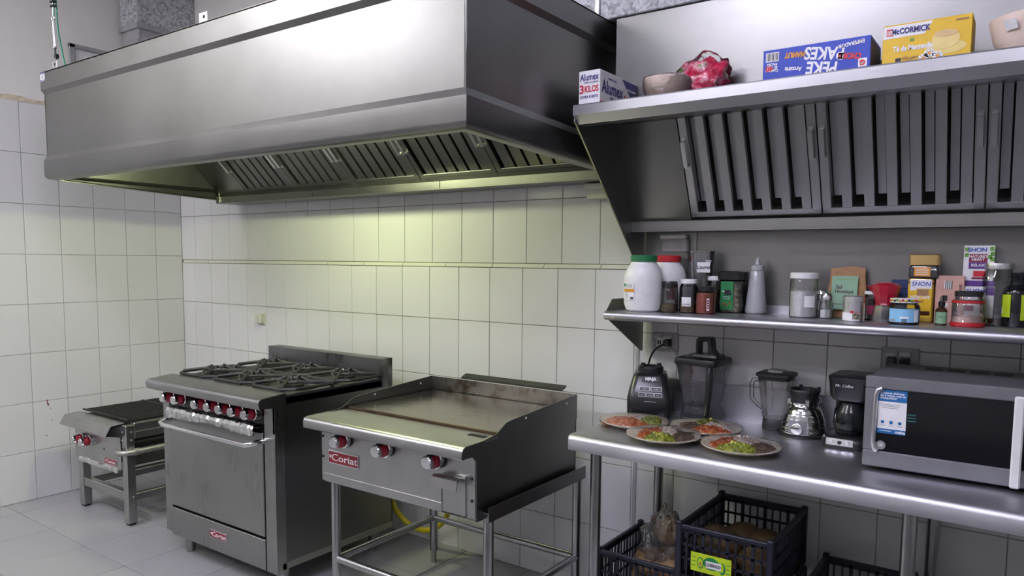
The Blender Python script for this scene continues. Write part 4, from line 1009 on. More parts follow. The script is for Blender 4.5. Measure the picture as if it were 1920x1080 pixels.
# kraft pouch
x, y = 4.345, -0.060
t = thing('salt_pouch', 'brown kraft pouch with sage green label leaning at the back of the shelf', 'pouch', (x, y, Z))
pb = MB(); vs = []; fs = []; NX, NZ = 10, 14
for side in (-1, 1):
    for j in range(NZ+1):
        v = j/NZ; zz = 0.178*v; wv = 0.062 + 0.005*math.sin(v*5)
        for i in range(NX+1):
            u = -1 + 2*i/NX
            th = 0.022*(1-v)**0.7*(1-u*u)**0.6 + 0.001
            vs.append((x + u*wv, y + side*th + 0.020*v, Z + zz + 0.004*math.sin(u*3+1)*v))
K = (NX+1)*(NZ+1)
for s_ in range(2):
    for j in range(NZ):
        for i in range(NX):
            a = s_*K + j*(NX+1) + i; fs.append((a, a+1, a+NX+2, a+NX+1))
for j in range(NZ):
    for i in (0, NX):
        a = j*(NX+1)+i; fs.append((a, a+NX+1, a+NX+1+K, a+K))
for i in range(NX):
    a = NZ*(NX+1)+i; fs.append((a, a+1, a+1+K, a+K)); a = i; fs.append((a, a+1, a+1+K, a+K))
pb.add(vs, fs).build('pouch_body', MT['p_kraft'], t)
lr2 = (PI/2-0.26, 0, 0.05)
l = decal('sage_label', MT['p_sage'], t, (x-0.004, y-0.016, Z+0.088), 0.086, 0.122, lr2)
txt('Sal', 0.019, MT['p_black'], l, (x-0.022, y-0.0128, Z+0.108), lr2, bold=0.0004)
txt('Himalaya', 0.017, MT['p_black'], l, (x-0.004, y-0.0165, Z+0.092), lr2, bold=0.0004)
txt('LA ORGANICA', 0.009, MT['p_leaf'], l, (x-0.004, y-0.0045, Z+0.135), lr2)
decal('small_print', MT['p_black'], l, (x-0.012, y-0.028, Z+0.048), 0.05, 0.002, lr2)
# aluminium canister
x, y = 4.405, -0.235
t = thing('canister', 'small brushed aluminium canister at the front of the shelf', 'canister', (x, y, Z))
MB().lathe([(0, 0), (0.032, 0), (0.034, 0.002), (0.034, 0.064), (0.032, 0.066)], 28, (x, y, Z)).build('can_body', MT['alu'], t)
MB().lathe([(0.030, 0.064), (0.0345, 0.067), (0.0345, 0.082), (0.032, 0.085), (0, 0.086)], 28, (x, y, Z)).build('lid', MT['alu'], t)
lab(t, x, y, 0.034, MT['paper'], 0.004, 0.030, 0.9, -0.35); lab(t, x, y, 0.0344, MT['herb'], 0.008, 0.028, 0.34, 0.25, 'printed_picture')
l = lab(t, x, y, 0.0344, MT['p_red'], 0.029, 0.036, 0.16, -0.15, 'red_print'); lab_txt('achicoria', 0.008, MT['p_red'], l, x, y, 0.034, 0.0325, 0.2)
# dark jar behind
x, y = 4.440, -0.125
t = jar('jar', 'narrow dark jar with white lid behind the aluminium canister', 'jar', x, y, 0.098, 0.026, 0.010, MT['white'], fill=0.075, fillmat=MT['coffee'], neck=0.9, group='spice jars')
lab(t, x, y, 0.026, MT['p_wine'], 0.02, 0.05, 0.5)
# moka pot
x, y = 4.482, -0.150
t = thing('moka_pot', 'small stovetop coffee maker with red top and steel base', 'coffee maker', (x, y, Z))
MB().lathe([(0, 0), (0.038, 0), (0.039, 0.006), (0.030, 0.050), (0.031, 0.054), (0, 0.054)], 8, (x, y, Z)).build('base', MT['alu'], t, smooth=20)
MB().lathe([(0, 0.054), (0.033, 0.054), (0.030, 0.060), (0.046, 0.116), (0.046, 0.120), (0.030, 0.128), (0, 0.131)], 10, (x+0.004, y, Z)).build('top', MT['moka_red'], t, smooth=20)
MB().add([(x-0.035, y-0.012, Z+0.112), (x-0.035, y+0.012, Z+0.112), (x-0.058, y, Z+0.120), (x-0.032, y, Z+0.088)], [(0, 1, 2), (0, 2, 3), (1, 3, 2), (0, 3, 1)]).build('spout', MT['moka_red'], t)
# blue lidded container behind
x, y = 4.528, -0.050
t = thing('blue_container', 'dark blue lidded container behind the red coffee maker', 'container', (x, y, Z))
MB().rsec([(x, y, Z, 0.030, 0.028, 0.01), (x, y, Z+0.112, 0.034, 0.032, 0.01)]).build('container_body', MT['p_dblue'], t)
MB().rsec([(x, y, Z+0.110, 0.037, 0.035, 0.01), (x, y, Z+0.134, 0.037, 0.035, 0.01), (x, y, Z+0.138, 0.034, 0.032, 0.01)]).build('lid', MT['p_dblue'], t)
# jam-type jar
x, y = 4.556, -0.245
t = jar('jar', 'squat glass jar with fruit printed lid and pale blue label', 'jar', x, y, 0.082, 0.046, 0.013, MT['paper'], fill=0.050, fillmat=MT['amber'], neck=0.9, lid_r=0.042, shoulder=0.2)
l = lab(t, x, y, 0.0462, MT['p_cyan'], 0.008, 0.050, 1.05)
lab(t, x, y, 0.0466, MT['paper'], 0.010, 0.046, 0.14, 0.80, 'nutrition_print')
for i in range(7): lab(t, x, y, 0.0466, MT['p_black'], 0.008, 0.019, 0.012, -0.10+0.045*i, 'barcode_bar')
lab(t, x, y, 0.0466, MT['paper'], 0.020, 0.026, 0.26, 0.03, 'white_print'); lab(t, x, y, 0.0466, MT['p_grey'], 0.010, 0.017, 0.22, -0.75, 'print_line')
for i in range(12):
    a = VIEW(x, y) - 1.1 + 2.2*i/11
    MB().ball((x+0.0425*math.cos(a), y+0.0425*math.sin(a), Z+0.0755 + 0.002*(i % 2)), 0.0042, 8, 5, (1, 1, 0.9)).build('fruit_print', MT[('p_red', 'p_yellow', 'p_black', 'p_leaf', 'p_orange')[i % 5]], t)
# gold coffee jars, one on the other
def goldjar(x, y, z, w, h, caph, label, lower):
    t = thing('coffee_jar', label, 'coffee jar', (x, y, z), 0, 'gold coffee jars')
    MB().rsec([(x, y, z, w*0.92, w*0.8, 0.008), (x, y, z+0.004, w, w*0.88, 0.010), (x, y, z+h-caph-0.008, w, w*0.88, 0.010), (x, y, z+h-caph, w*0.9, w*0.78, 0.010)]).build('jar_body', MT['p_dgold'] if lower else MT['smoke'], t)
    if not lower: MB().rsec([(x, y, z+0.003, w*0.9, w*0.78, 0.008), (x, y, z+h-caph-0.01, w*0.9, w*0.78, 0.008)]).build('contents', MT['coffee'], t)
    MB().rsec([(x, y, z+h-caph, w*1.02, w*0.90, 0.010), (x, y, z+h-0.003, w*1.02, w*0.90, 0.010), (x, y, z+h, w*0.96, w*0.85, 0.010)]).build('cap', MT['gold'], t, 0.0)
    return t
x, y = 4.585, -0.095
t = goldjar(x, y, Z, 0.038, 0.144, 0.012, 'gold coffee jar with a yellow label, lower one of the two', True)
yf = y - 0.038*0.88 - 0.001
l = decal('label', MT['p_yellow'], t, (x, yf, Z+0.066), 0.068, 0.100)
txt('NESCAFE', 0.0145, MT['white_p'], l, (x, yf-0.0012, Z+0.082), bold=0.0003)
txt('ORO', 0.010, MT['p_wine'], l, (x, yf-0.0012, Z+0.068), bold=0.0003)
decal('brown_print', MT['p_kraft'], l, (x+0.008, yf-0.0005, Z+0.098), 0.034, 0.022)
decal('brown_print', MT['amber'], l, (x+0.006, yf-0.0005, Z+0.030), 0.050, 0.014)
decal('white_print', MT['white_p'], l, (x-0.020, yf-0.0005, Z+0.108), 0.018, 0.006)
l = decal('paper_label', MT['paper'], t, (x+0.002, yf-0.0006, Z+0.126), 0.062, 0.030)
txt('SHON', 0.020, MT['p_ink'], l, (x+0.002, yf-0.0018, Z+0.126), bold=0.0002, shear=0.15)
x2, y2 = 4.592, -0.090
t = goldjar(x2, y2, Z+0.1445, 0.044, 0.080, 0.036, 'gold capped coffee jar stacked on the yellow labelled one', False)
yf = y2 - 0.044*0.88 - 0.001
l = decal('label', MT['p_orange'], t, (x2-0.004, yf, Z+0.1445+0.022), 0.048, 0.030)
for i in range(4): decal('print_line', MT['white_p'], l, (x2-0.004, yf-0.0006, Z+0.1445+0.013+0.006*i), 0.038, 0.0018)
# pink box
x, y = 4.668, -0.075
t = thing('pink_box', 'salmon pink carton with barcode standing beside the gold jars', 'box', (x, y, Z))
MB().box(x-0.040, y-0.045, Z, x+0.040, y+0.035, Z+0.155).build('carton', MT['p_pink'], t, 0.001)
for i in range(8): decal('barcode_bar', MT['p_black'] if i % 2 else MT['white_p'], t, (x-0.014+0.0028*i, y-0.0452, Z+0.126), 0.0026, 0.026)
txt('oat', 0.016, MT['p_black'], t, (x+0.029, y-0.0462, Z+0.118), (PI/2, -PI/2, 0))
decal('round_print', MT['p_black'], t, (x-0.012, y-0.0452, Z+0.082), 0.014, 0.018); decal('print_line', MT['white_p'], t, (x-0.012, y-0.0454, Z+0.060), 0.018, 0.012)
# white box and tea box on top
x, y = 4.742, -0.072
t = thing('white_box', 'white tea carton with handwriting under the upright herbal tea box', 'box', (x, y, Z))
MB().box(x-0.048, y-0.040, Z, x+0.048, y+0.040, Z+0.122).build('carton', MT['paper'], t, 0.001)
txt('SHON', 0.019, MT['p_ink'], t, (x-0.004, y-0.0410, Z+0.106), bold=0.0003, shear=0.2)
decal('purple_print', MT['p_purple'], t, (x+0.036, y-0.0402, Z+0.108), 0.022, 0.026)
txt('CALM', 0.009, MT['p_grey'], t, (x-0.024, y-0.0410, Z+0.088))
decal('flower_print', MT['p_yellow'], t, (x-0.026, y-0.0402, Z+0.072), 0.028, 0.012); decal('berry_print', MT['p_wine'], t, (x-0.018, y-0.0402, Z+0.052), 0.026, 0.018)
x, y = 4.742, -0.060
zz = Z+0.1225
t = thing('tea_box', 'white herbal tea box with green leaves stacked highest on the shelf', 'box', (x, y, zz))
MB().box(x-0.042, y-0.036, zz, x+0.042, y+0.036, zz+0.130).build('carton', MT['paper'], t, 0.001)
MB().box(x-0.050, y-0.040, zz-0.0, x+0.046, y-0.036, zz+0.018).build('lower_flap', MT['p_purple'], t, 0.001)
txt('SHON', 0.019, MT['p_ink'], t, (x-0.006, y-0.0372, zz+0.116), bold=0.0003, shear=0.1)
l = decal('wine_print', MT['p_wine'], t, (x-0.002, y-0.0365, zz+0.090), 0.050, 0.026)
txt("NATURE'S\nHEART", 0.0115, MT['white_p'], l, (x-0.002, y-0.0378, zz+0.090), bold=0.0003)
l = decal('purple_print', MT['p_purple'], t, (x-0.002, y-0.0365, zz+0.066), 0.050, 0.020)
txt('RELAX', 0.0125, MT['white_p'], l, (x-0.002, y-0.0378, zz+0.067), bold=0.0003)
for (dx, dz) in ((-0.034, 0.100), (-0.034, 0.118), (0.034, 0.120), (0.036, 0.104), (0.030, 0.094), (0.036, 0.086)):
    decal('leaf_print', MT['p_leaf'], t, (x+dx, y-0.0366, zz+dz), 0.011, 0.012)
for k in range(6): decal('leaf_print', MT['p_leaf'], t, (x+0.0422, y-0.022+0.008*k, zz+0.122-0.007*k), 0.010, 0.014, RIGHT)
decal('cup_print', MT['p_red'], t, (x+0.004, y-0.0366, zz+0.040), 0.034, 0.018); decal('saucer_print', MT['p_wine'], t, (x+0.004, y-0.0366, zz+0.026), 0.042, 0.006)
# dropper bottle
x, y = 4.657, -0.215
t = thing('dropper_bottle', 'small dark dropper bottle with green label in front of the pink carton', 'bottle', (x, y, Z))
MB().lathe([(0, 0), (0.016, 0), (0.017, 0.003), (0.017, 0.048), (0.008, 0.058), (0.008, 0.062)], 20, (x, y, Z)).build('bottle_body', MT['amber'], t)
MB().lathe([(0.010, 0.060), (0.010, 0.074), (0.007, 0.076), (0.005, 0.088), (0.003, 0.092), (0, 0.093)], 16, (x, y, Z)).build('dropper_cap', MT['black'], t)
l = lab(t, x, y, 0.017, MT['p_sage'], 0.006, 0.042, 1.0); lab_txt('cbd', 0.007, MT['p_leaf'], l, x, y, 0.017, 0.028)
# pink powder jar
x, y = 4.728, -0.205
t = thing('jar', 'clear jar of pink powder with black lid and red bands', 'jar', (x, y, Z))
MB().lathe([(0, 0), (0.044, 0), (0.046, 0.004), (0.046, 0.014), (0.044, 0.018), (0.045, 0.055), (0.044, 0.072), (0.038, 0.084), (0.036, 0.096)], 28, (x, y, Z)).build('jar_body', MT['pet'], t)
MB().lathe([(0, 0.004), (0.042, 0.004), (0.042, 0.030), (0, 0.036)], 24, (x, y, Z)).build('contents', MT['pinkpowder'], t)
MB().lathe([(0.0445, 0.0), (0.047, 0.002), (0.047, 0.013), (0.0445, 0.014)], 28, (x, y, Z)).build('red_band', MT['red_lid'], t)
MB().lathe([(0.043, 0.072), (0.0455, 0.073), (0.0455, 0.080), (0.042, 0.081)], 28, (x, y, Z)).build('red_band', MT['red_lid'], t)
MB().lathe([(0.030, 0.093), (0.039, 0.093), (0.039, 0.108), (0.037, 0.110), (0, 0.110)], 28, (x, y, Z)).build('lid', MT['black'], t)
# tall glass jar
x, y = 4.798, -0.095
t = thing('jar', 'tall empty glass jar with silver lid next to the dark oil bottle', 'jar', (x, y, Z))
MB().lathe([(0, 0), (0.040, 0), (0.043, 0.005), (0.043, 0.155), (0.036, 0.174), (0.036, 0.180)], 28, (x, y, Z)).build('jar_body', MT['glass'], t)
MB().lathe([(0, 0.004), (0.038, 0.004), (0.0405, 0.010), (0.0405, 0.022), (0, 0.022)], 24, (x, y, Z)).build('contents', MT['amber'], t)
MB().lathe([(0.030, 0.178), (0.040, 0.178), (0.041, 0.190), (0.040, 0.196), (0, 0.197)], 28, (x, y, Z)).build('lid', MT['alu'], t)
# oil bottle
x, y = 4.850, -0.120
t = thing('oil_bottle', 'dark oil bottle with lime green label at the right edge', 'bottle', (x, y, Z))
MB().lathe([(0, 0), (0.036, 0), (0.038, 0.004), (0.038, 0.105), (0.034, 0.118), (0.020, 0.130), (0.018, 0.150), (0.020, 0.154), (0.020, 0.168), (0, 0.170)], 28, (x, y, Z)).build('bottle_body', MT['oil'], t)
MB().add([(x+0.004, y-0.008, Z+0.166), (x+0.020, y-0.008, Z+0.164), (x+0.030, y-0.002, Z+0.184), (x+0.026, y+0.002, Z+0.186), (x+0.004, y+0.008, Z+0.166), (x+0.020, y+0.008, Z+0.164)], [(0, 1, 2, 3), (4, 3, 2, 5), (0, 3, 4), (1, 5, 2), (0, 4, 5, 1)]).build('spout', MT['black'], t)
lab(t, x, y, 0.038, MT['p_lime'], 0.030, 0.100, 0.55, -0.95); lab(t, x, y, 0.038, MT['p_lime'], 0.022, 0.100, 0.55, 0.85)
l = lab(t, x, y, 0.0386, MT['paper'], 0.040, 0.060, 0.10, -1.2, 'white_print')

# ================================================================== THINGS ON TOP OF THE SHELF HOOD
ZH = 2.0325
t = thing('foil_box', 'long white foil carton with red and navy print at the hood top left', 'box', (3.572, -0.44, ZH))
x0, x1, y0, y1, z0, z1 = 3.542, 3.626, -0.592, -0.31, ZH, 2.166
MB().box(x0, y0, z0, x1, y1, z1).build('carton', MT['paper'], t, 0.001)
txt('Alumex', 0.033, MT['p_navy'], t, ((x0+x1)/2, y0-0.001, z0+0.110), bold=0.0006, sx=0.70)
txt('PAPEL ALUMINIO', 0.0075, MT['p_navy'], t, ((x0+x1)/2+0.008, y0-0.001, z0+0.092))
txt('3', 0.040, MT['p_red'], t, (x0+0.012, y0-0.001, z0+0.069), bold=0.001)
txt('KILOS', 0.029, MT['p_red'], t, (x0+0.051, y0-0.001, z0+0.069), bold=0.0009, sx=0.72)
txt('EXTRA FUERTE', 0.0130, MT['p_navy'], t, ((x0+x1)/2, y0-0.001, z0+0.043), bold=0.0002, sx=0.80)
txt('Alumex', 0.060, MT['p_navy'], t, (x1+0.001, y0+0.092, z0+0.078), RIGHT, bold=0.0012, sx=0.84)
txt('PAPEL ALUMINIO', 0.011, MT['p_navy'], t, (x1+0.001, y0+0.115, z0+0.046), RIGHT)
txt('Envolturas y mas', 0.009, MT['p_navy'], t, (x1+0.001, y0+0.09, z0+0.112), RIGHT)
MB().prism([(y0+0.165, z1-0.004), (y1, z1-0.004), (y1, z0+0.035), (y0+0.235, z0+0.075)], 'x', x1, x1+0.0008).build('blue_print', MT['p_navy'], t)
MB().prism([(y0+0.002, z0+0.012), (y0+0.07, z0+0.012), (y0+0.05, z0+0.024), (y0+0.002, z0+0.028)], 'x', x1, x1+0.0008).build('red_print', MT['p_red'], t)
txt('3 KILOS', 0.046, MT['p_red'], t, (x1+0.002, y0+0.238, z0+0.056), RIGHT, bold=0.0012, sx=0.8)
txt('EXTRA FUERTE', 0.012, MT['white_p'], t, (x1+0.002, y0+0.235, z0+0.098), RIGHT)
def bowl(name, label, x, y, z, r, h, mat, wrap):
    t = thing(name, label, 'bowl', (x, y, z), 0, 'beige bowls on the hood')
    MB().lathe([(0, 0), (r*0.5, 0), (r*0.55, h*0.05), (r*0.90, h*0.5), (r, h*0.92), (r*1.01, h), (r*0.96, h), (r*0.86, h*0.5), (r*0.5, h*0.12), (0, h*0.1)], 34, (x, y, z)).build('bowl_body', mat, t)
    if wrap:
        MB().lathe([(r*0.75, h*0.2), (r*1.0, h*0.62), (r*1.035, h*0.99), (r*0.9, h*1.08), (r*0.4, h*1.04), (0, h*1.03)], 34, (x, y, z)).mod(lambda p: p + Vector((0, 0, 0.003*math.sin(p.x*160)+0.003*math.sin(p.y*210)))).build('cling_film', MT['wrap'], t)
    return t
bowl('bowl', 'beige bowl wrapped in cling film beside the foil carton', 3.836, -0.505, ZH, 0.080, 0.086, MT['bowl'], True)
t = bowl('bowl', 'beige bowl with a white sticker at the far right of the hood top', 4.860, -0.500, ZH, 0.105, 0.108, MT['bowl'], False)
decal('sticker', MT['paper'], t, (4.862-0.055, -0.595, ZH+0.078), 0.030, 0.026, (PI/2+0.45, 0, -0.55))
# candy bag
x, y = 3.900, -0.375
t = thing('candy_bag', 'crinkled clear bag of red wrapped sweets behind the wrapped bowl', 'bag', (x, y, ZH))
b = MB().ball((0, 0, 0), 1, 40, 26)
def crumple(p, s=1.0, f=3.2, a=0.20):
    n = math.sin(p.x*f+1.3)*math.cos(p.y*f*1.2+0.4)*math.sin(p.z*f*1.1+2.1) + 0.5*math.sin(p.x*f*2.3+p.y*2)*math.cos(p.z*f*2.1)
    return p*(1+a*n)
b.mod(lambda p: crumple(crumple(p), 1, 8.3, 0.10)).mod(lambda p: Vector((x + p.x*0.092 + 0.02*p.z, y + p.y*0.055, ZH + 0.088 + p.z*0.086)))
b.build('sweets', MT['candy'], t, smooth=60)
b = MB().ball((0, 0, 0), 1, 30, 18)
b.mod(lambda p: crumple(p, 1, 5.1, 0.16)).mod(lambda p: Vector((x + p.x*0.104 + 0.02*p.z, y + p.y*0.064, ZH + 0.092 + p.z*0.094)))
b.build('bag_film', MT['wrap'], t, smooth=60)
# blue cookie carton, upside down
t = thing('cookie_box', 'bright blue snack carton lying upside down on the hood', 'box', (4.31, -0.45, ZH))
x0, x1, y0, y1, z0, z1 = 4.158, 4.466, -0.505, -0.345, ZH, 2.163
MB().box(x0, y0, z0, x1, y1, z1).build('carton', MT['p_blue'], t, 0.001)
MB().box(x1-0.0002, y0+0.002, z0+0.002, x1+0.0008, y1-0.002, z1-0.012).build('side_print', speckle('cookie_print', [(0.03, 0.03, 0.08), (0.12, 0.09, 0.10), (0.02, 0.05, 0.2)], 40), t)
UD = (PI/2, PI, 0)    # upside-down print on the front
yy = y0-0.001
zc = z0+0.074
l = decal('barcode_field', MT['paper'], t, (x0+0.028, y0, z0+0.108), 0.040, 0.028)
for i in range(9): decal('barcode_bar', MT['p_black'], l, (x0+0.012+0.004*i, y0-0.0008, z0+0.108), 0.002 if i % 3 else 0.001, 0.022)
txt('PEKE\nPAKES', 0.050, MT['white_p'], t, (x0+0.178, yy, zc+0.004), (PI/2, PI+0.14, 0), bold=0.0016, sx=0.82)
txt('MAMUT', 0.021, MT['p_orange'], t, (x0+0.096, yy, zc+0.032), (PI/2, PI+0.05, 0), bold=0.0014, sx=0.8)
txt('EMPERADOR', 0.0155, MT['white_p'], t, (x0+0.256, yy, zc+0.040), (PI/2, PI-0.12, 0), bold=0.0005, sx=0.8)
txt('CHOKIS', 0.022, MT['p_red'], t, (x0+0.252, yy, zc+0.006), (PI/2, PI+0.14, 0), bold=0.0016, sx=0.8)
txt('Arcoiris', 0.018, MT['white_p'], t, (x0+0.092, yy, zc-0.010), (PI/2, PI+0.1, 0), bold=0.0006, sx=0.85)
txt('Contiene\n40 MINI\nPACKS', 0.0115, MT['white_p'], t, (x0+0.028, yy, zc+0.002), (PI/2, PI, 0), bold=0.0004, sx=0.9)
txt('40', 0.022, MT['p_red'], t, (x0+0.020, yy-0.0004, zc-0.0), (PI/2, PI, 0), bold=0.0012)
l = decal('badge_print', MT['white_p'], t, (x0+0.288, y0, zc-0.018), 0.024, 0.024)
txt('G', 0.020, MT['p_red'], l, (x0+0.288, yy-0.001, zc-0.018), (PI/2, PI, 0), bold=0.001)
# yellow tea carton
t = thing('tea_box', 'yellow chamomile tea carton on top of the hood at the right', 'box', (4.60, -0.46, ZH))
x0, x1, y0, y1, z0, z1 = 4.497, 4.716, -0.505, -0.395, ZH, 2.180
MB().box(x0, y0, z0, x1, y1, z1).build('carton', MT['p_yellow'], t, 0.0015)
MB().prism([(x0+0.001, z1-0.004), (x0+0.125, z1-0.004), (x0+0.105, z1-0.036), (x0+0.001, z1-0.038)], 'y', y0-0.0006, y0).build('white_print', MT['white_p'], t)
txt('McCORMICK', 0.0215, MT['p_navy'], t, (x0+0.070, y0-0.0016, z1-0.021), bold=0.0008, sx=0.78)
l = decal('logo_print', MT['p_red'], t, (x0+0.018, y0-0.0006, z1-0.021), 0.017, 0.019); 
for i in (-1, 0, 1): decal('logo_stroke', MT['white_p'], l, (x0+0.018+0.005*i, y0-0.0012, z1-0.022), 0.0026, 0.013)
txt('Té de Manzanilla', 0.0205, MT['white_p'], t, (x0+0.078, y0-0.001, z0+0.078), bold=0.0008, sx=0.72)
txt('250 sobres\n225 g', 0.0105, MT['p_kraft'], t, (x0+0.075, y0-0.001, z0+0.046), bold=0.0003)
decal('bag_print', MT['p_black'], t, (x0+0.042, y0-0.0004, z0+0.048), 0.014, 0.010)
decal('small_print', MT['p_kraft'], t, (x1-0.024, y0-0.0004, z1-0.012), 0.030, 0.005); decal('green_mark', MT['p_leaf'], t, (x0+0.075, y0-0.0004, z1-0.048), 0.010, 0.008)
def disc(name, mat, parent, cx, cz, rx, rz, y, t_=0.0006):
    return MB().prism([(cx+rx*math.cos(2*PI*k/20), cz+rz*math.sin(2*PI*k/20)) for k in range(20)], 'y', y-t_, y).build(name, mat, parent)
pd = flat('print_glow', (0.76, 0.60, 0.20), 0.5)
cup = disc('saucer_print', pd, t, x0+0.158, z0+0.066, 0.050, 0.018, y0-0.0002)
disc('cup_print', flat('print_cup', (0.78, 0.62, 0.22), 0.4), t, x0+0.158, z0+0.088, 0.034, 0.026, y0-0.0008)
disc('tea_print', flat('print_tea', (0.66, 0.45, 0.20), 0.4), t, x0+0.158, z0+0.104, 0.029, 0.009, y0-0.0014)
for (fx, fz) in ((x0+0.120, z0+0.056), (x0+0.140, z0+0.046), (x0+0.106, z0+0.044)):
    for k in range(7):
        disc('petal_print', MT['white_p'], t, fx+0.009*math.cos(k*2*PI/7), fz+0.008*math.sin(k*2*PI/7), 0.005, 0.0045, y0-0.0016)
    disc('flower_eye', MT['p_orange'], t, fx, fz, 0.0045, 0.004, y0-0.0022)

# ================================================================== ON THE WORK TABLE
ZT2 = ZT + 0.0005
# --- plates of food under film
def heap(name, label, cat, cx, cy, z, rx, ry, h, mat, seed, rot=0.0, group='food on the plates'):
    rnd = random.Random(seed); ph = [rnd.uniform(0, 6) for _ in range(6)]
    b = MB(); n, m = 56, 16; vs = [(0, 0, 1.0)]; fs = []
    for i in range(1, m+1):
        for k in range(n):
            a = 2*PI*k/n; r = i/m
            rr = r*(1 + 0.10*math.sin(3*a+ph[0]) + 0.06*math.sin(5*a+ph[1]))
            hh = (1-r*r)**0.6 if r < 1 else 0
            hh += (0.16*math.sin(7*rr*math.cos(a)+ph[2])*math.sin(8*rr*math.sin(a)+ph[3]) + 0.10*math.sin(15*rr*math.cos(a)+ph[4])*math.cos(14*rr*math.sin(a)+ph[5]))*(1-r**4)
            hh += rnd.uniform(-0.14, 0.14)*(1-r**3)
            vs.append((rr*math.cos(a), rr*math.sin(a), max(hh, 0)))
    for k in range(n): fs.append((0, 1+k, 1+(k+1) % n))
    for i in range(m-1):
        for k in range(n):
            l = (k+1) % n; fs.append((1+i*n+k, 1+(i+1)*n+k, 1+(i+1)*n+l, 1+i*n+l))
    fs.append(tuple(1+(m-1)*n+k for k in range(n-1, -1, -1)))
    c, s = math.cos(rot), math.sin(rot)
    b.add([(cx + c*x*rx - s*y*ry, cy + s*x*rx + c*y*ry, z + q*h) for x, y, q in vs], fs)
    return tag(b.build(name, mat, None, smooth=60), label, cat, group)
def plate(x, y, label, where, lay, r=0.128):
    t = thing('plate', label, 'plate', (x, y, ZT2), 0, 'wrapped dinner plates')
    MB().lathe([(0, 0), (r*0.58, 0), (r*0.62, 0.004), (r*0.96, 0.019), (r, 0.022), (r*0.985, 0.025), (r*0.93, 0.022), (r*0.62, 0.009), (0, 0.008)], 44, (x, y, ZT2)).build('dish', MT['cream_cer'], t)
    MB().lathe([(r*0.80, 0.008), (r*1.01, 0.018), (r*1.005, 0.0275), (r*0.6, 0.036), (r*0.3, 0.040), (0, 0.041)], 40, (x, y, ZT2)).mod(lambda p: p + Vector((0, 0, 0.0015*math.sin(p.x*190+p.y*60)+0.0012*math.sin(p.y*240)))).build('cling_film', MT['wrap'], t)
    for (nm, dx, dy, rx, ry, h, mk, rot) in lay:
        heap(nm, {'red_enchilada': 'red sauced tortilla food with crumbled cheese on ', 'guacamole': 'green guacamole mound on ', 'bean_mash': 'brown refried beans on ', 'white_cheese': 'white crumbled cheese on '}[nm] + where,
             {'red_enchilada': 'food', 'guacamole': 'guacamole', 'bean_mash': 'beans', 'white_cheese': 'cheese'}[nm], x+dx, y+dy, ZT2+0.009, rx*1.13, ry*1.13, h*1.15, MT[mk], int(1000*x+10*dx*100+len(nm)), rot)
plate(3.690, -0.395, 'cling filmed plate nearest the left end of the work table', 'the leftmost plate',
      [('red_enchilada', -0.030, -0.022, 0.075, 0.052, 0.020, 'chil', 0.2), ('guacamole', 0.052, 0.045, 0.040, 0.040, 0.022, 'guac', 0.4), ('white_cheese', -0.02, 0.045, 0.05, 0.03, 0.020, 'cheese', 0.2)])
plate(3.946, -0.330, 'cling filmed plate at the back next to the tall pitcher', 'the plate by the tall pitcher',
      [('red_enchilada', 0.035, -0.035, 0.070, 0.045, 0.020, 'chil', -0.1), ('guacamole', -0.015, 0.065, 0.050, 0.028, 0.022, 'guac', 0.1), ('bean_mash', -0.055, -0.005, 0.042, 0.055, 0.016, 'beans', 0.3), ('white_cheese', 0.035, 0.01, 0.05, 0.022, 0.023, 'cheese', 0.0)])
plate(3.872, -0.535, 'cling filmed plate in the front row nearest the griddle', 'the front plate nearest the griddle',
      [('red_enchilada', -0.045, 0.010, 0.042, 0.065, 0.020, 'chil', -0.4), ('guacamole', 0.012, -0.058, 0.052, 0.036, 0.024, 'guac', 0.5), ('bean_mash', 0.058, 0.028, 0.040, 0.058, 0.016, 'beans', 0.2), ('white_cheese', -0.005, 0.045, 0.042, 0.030, 0.022, 'cheese', 0.3)])
plate(4.136, -0.520, 'cling filmed plate at the front nearest the microwave', 'the front plate nearest the microwave',
      [('red_enchilada', -0.050, 0.010, 0.040, 0.062, 0.020, 'chil', -0.3), ('guacamole', 0.010, -0.055, 0.058, 0.038, 0.026, 'guac', 0.2), ('bean_mash', 0.062, 0.015, 0.042, 0.058, 0.017, 'beans', -0.2), ('white_cheese', -0.012, 0.050, 0.045, 0.028, 0.024, 'cheese', 0.2)])

# --- blender base
BX, BY, BR = 3.640, -0.150, 0.55
t = thing('blender_motor', 'black blender motor base with button panel, cord plugged in', 'blender base', (BX, BY, ZT2), BR-0.16, world=False)
sec = [(0, 0, 0.0, 0.082, 0.088, 0.03), (0, 0, 0.012, 0.086, 0.096, 0.03), (0, 0, 0.075, 0.088, 0.098, 0.03), (0, 0.006, 0.105, 0.082, 0.090, 0.03), (0, 0.012, 0.160, 0.068, 0.070, 0.028), (0, 0.014, 0.172, 0.062, 0.062, 0.028)]
MB().rsec(sec).build('motor_housing', MT['black'], t, smooth=60)
MB().lathe([(0.040, 0.170), (0.050, 0.172), (0.052, 0.190), (0.046, 0.197), (0.036, 0.197), (0.036, 0.180), (0, 0.180)], 26, (0, 0.012, 0)).build('jar_socket', MT['blackm'], t)
for k in range(4):
    a = PI/4 + k*PI/2
    MB().cbox((0.046*math.cos(a), 0.012+0.046*math.sin(a), 0.198), (0.018, 0.018, 0.010)).build('socket_lug', MT['blackm'], t, 0.002)
tl = math.atan2(0.020+0.006, 0.055)
fr_ = (PI/2 - 0.40, 0, 0)
def on_face(u, v):   # a point on the leaning button face
    z = 0.105 + v*0.055/ math.hypot(0.055, 0.026); k = (z-0.105)/0.055
    return (u, -0.084 + k*0.026 - 0.0012, z)
lg = decal('logo_panel', MT['blackm'], t, on_face(0.004, 0.052), 0.066, 0.022, fr_, 0.0015)
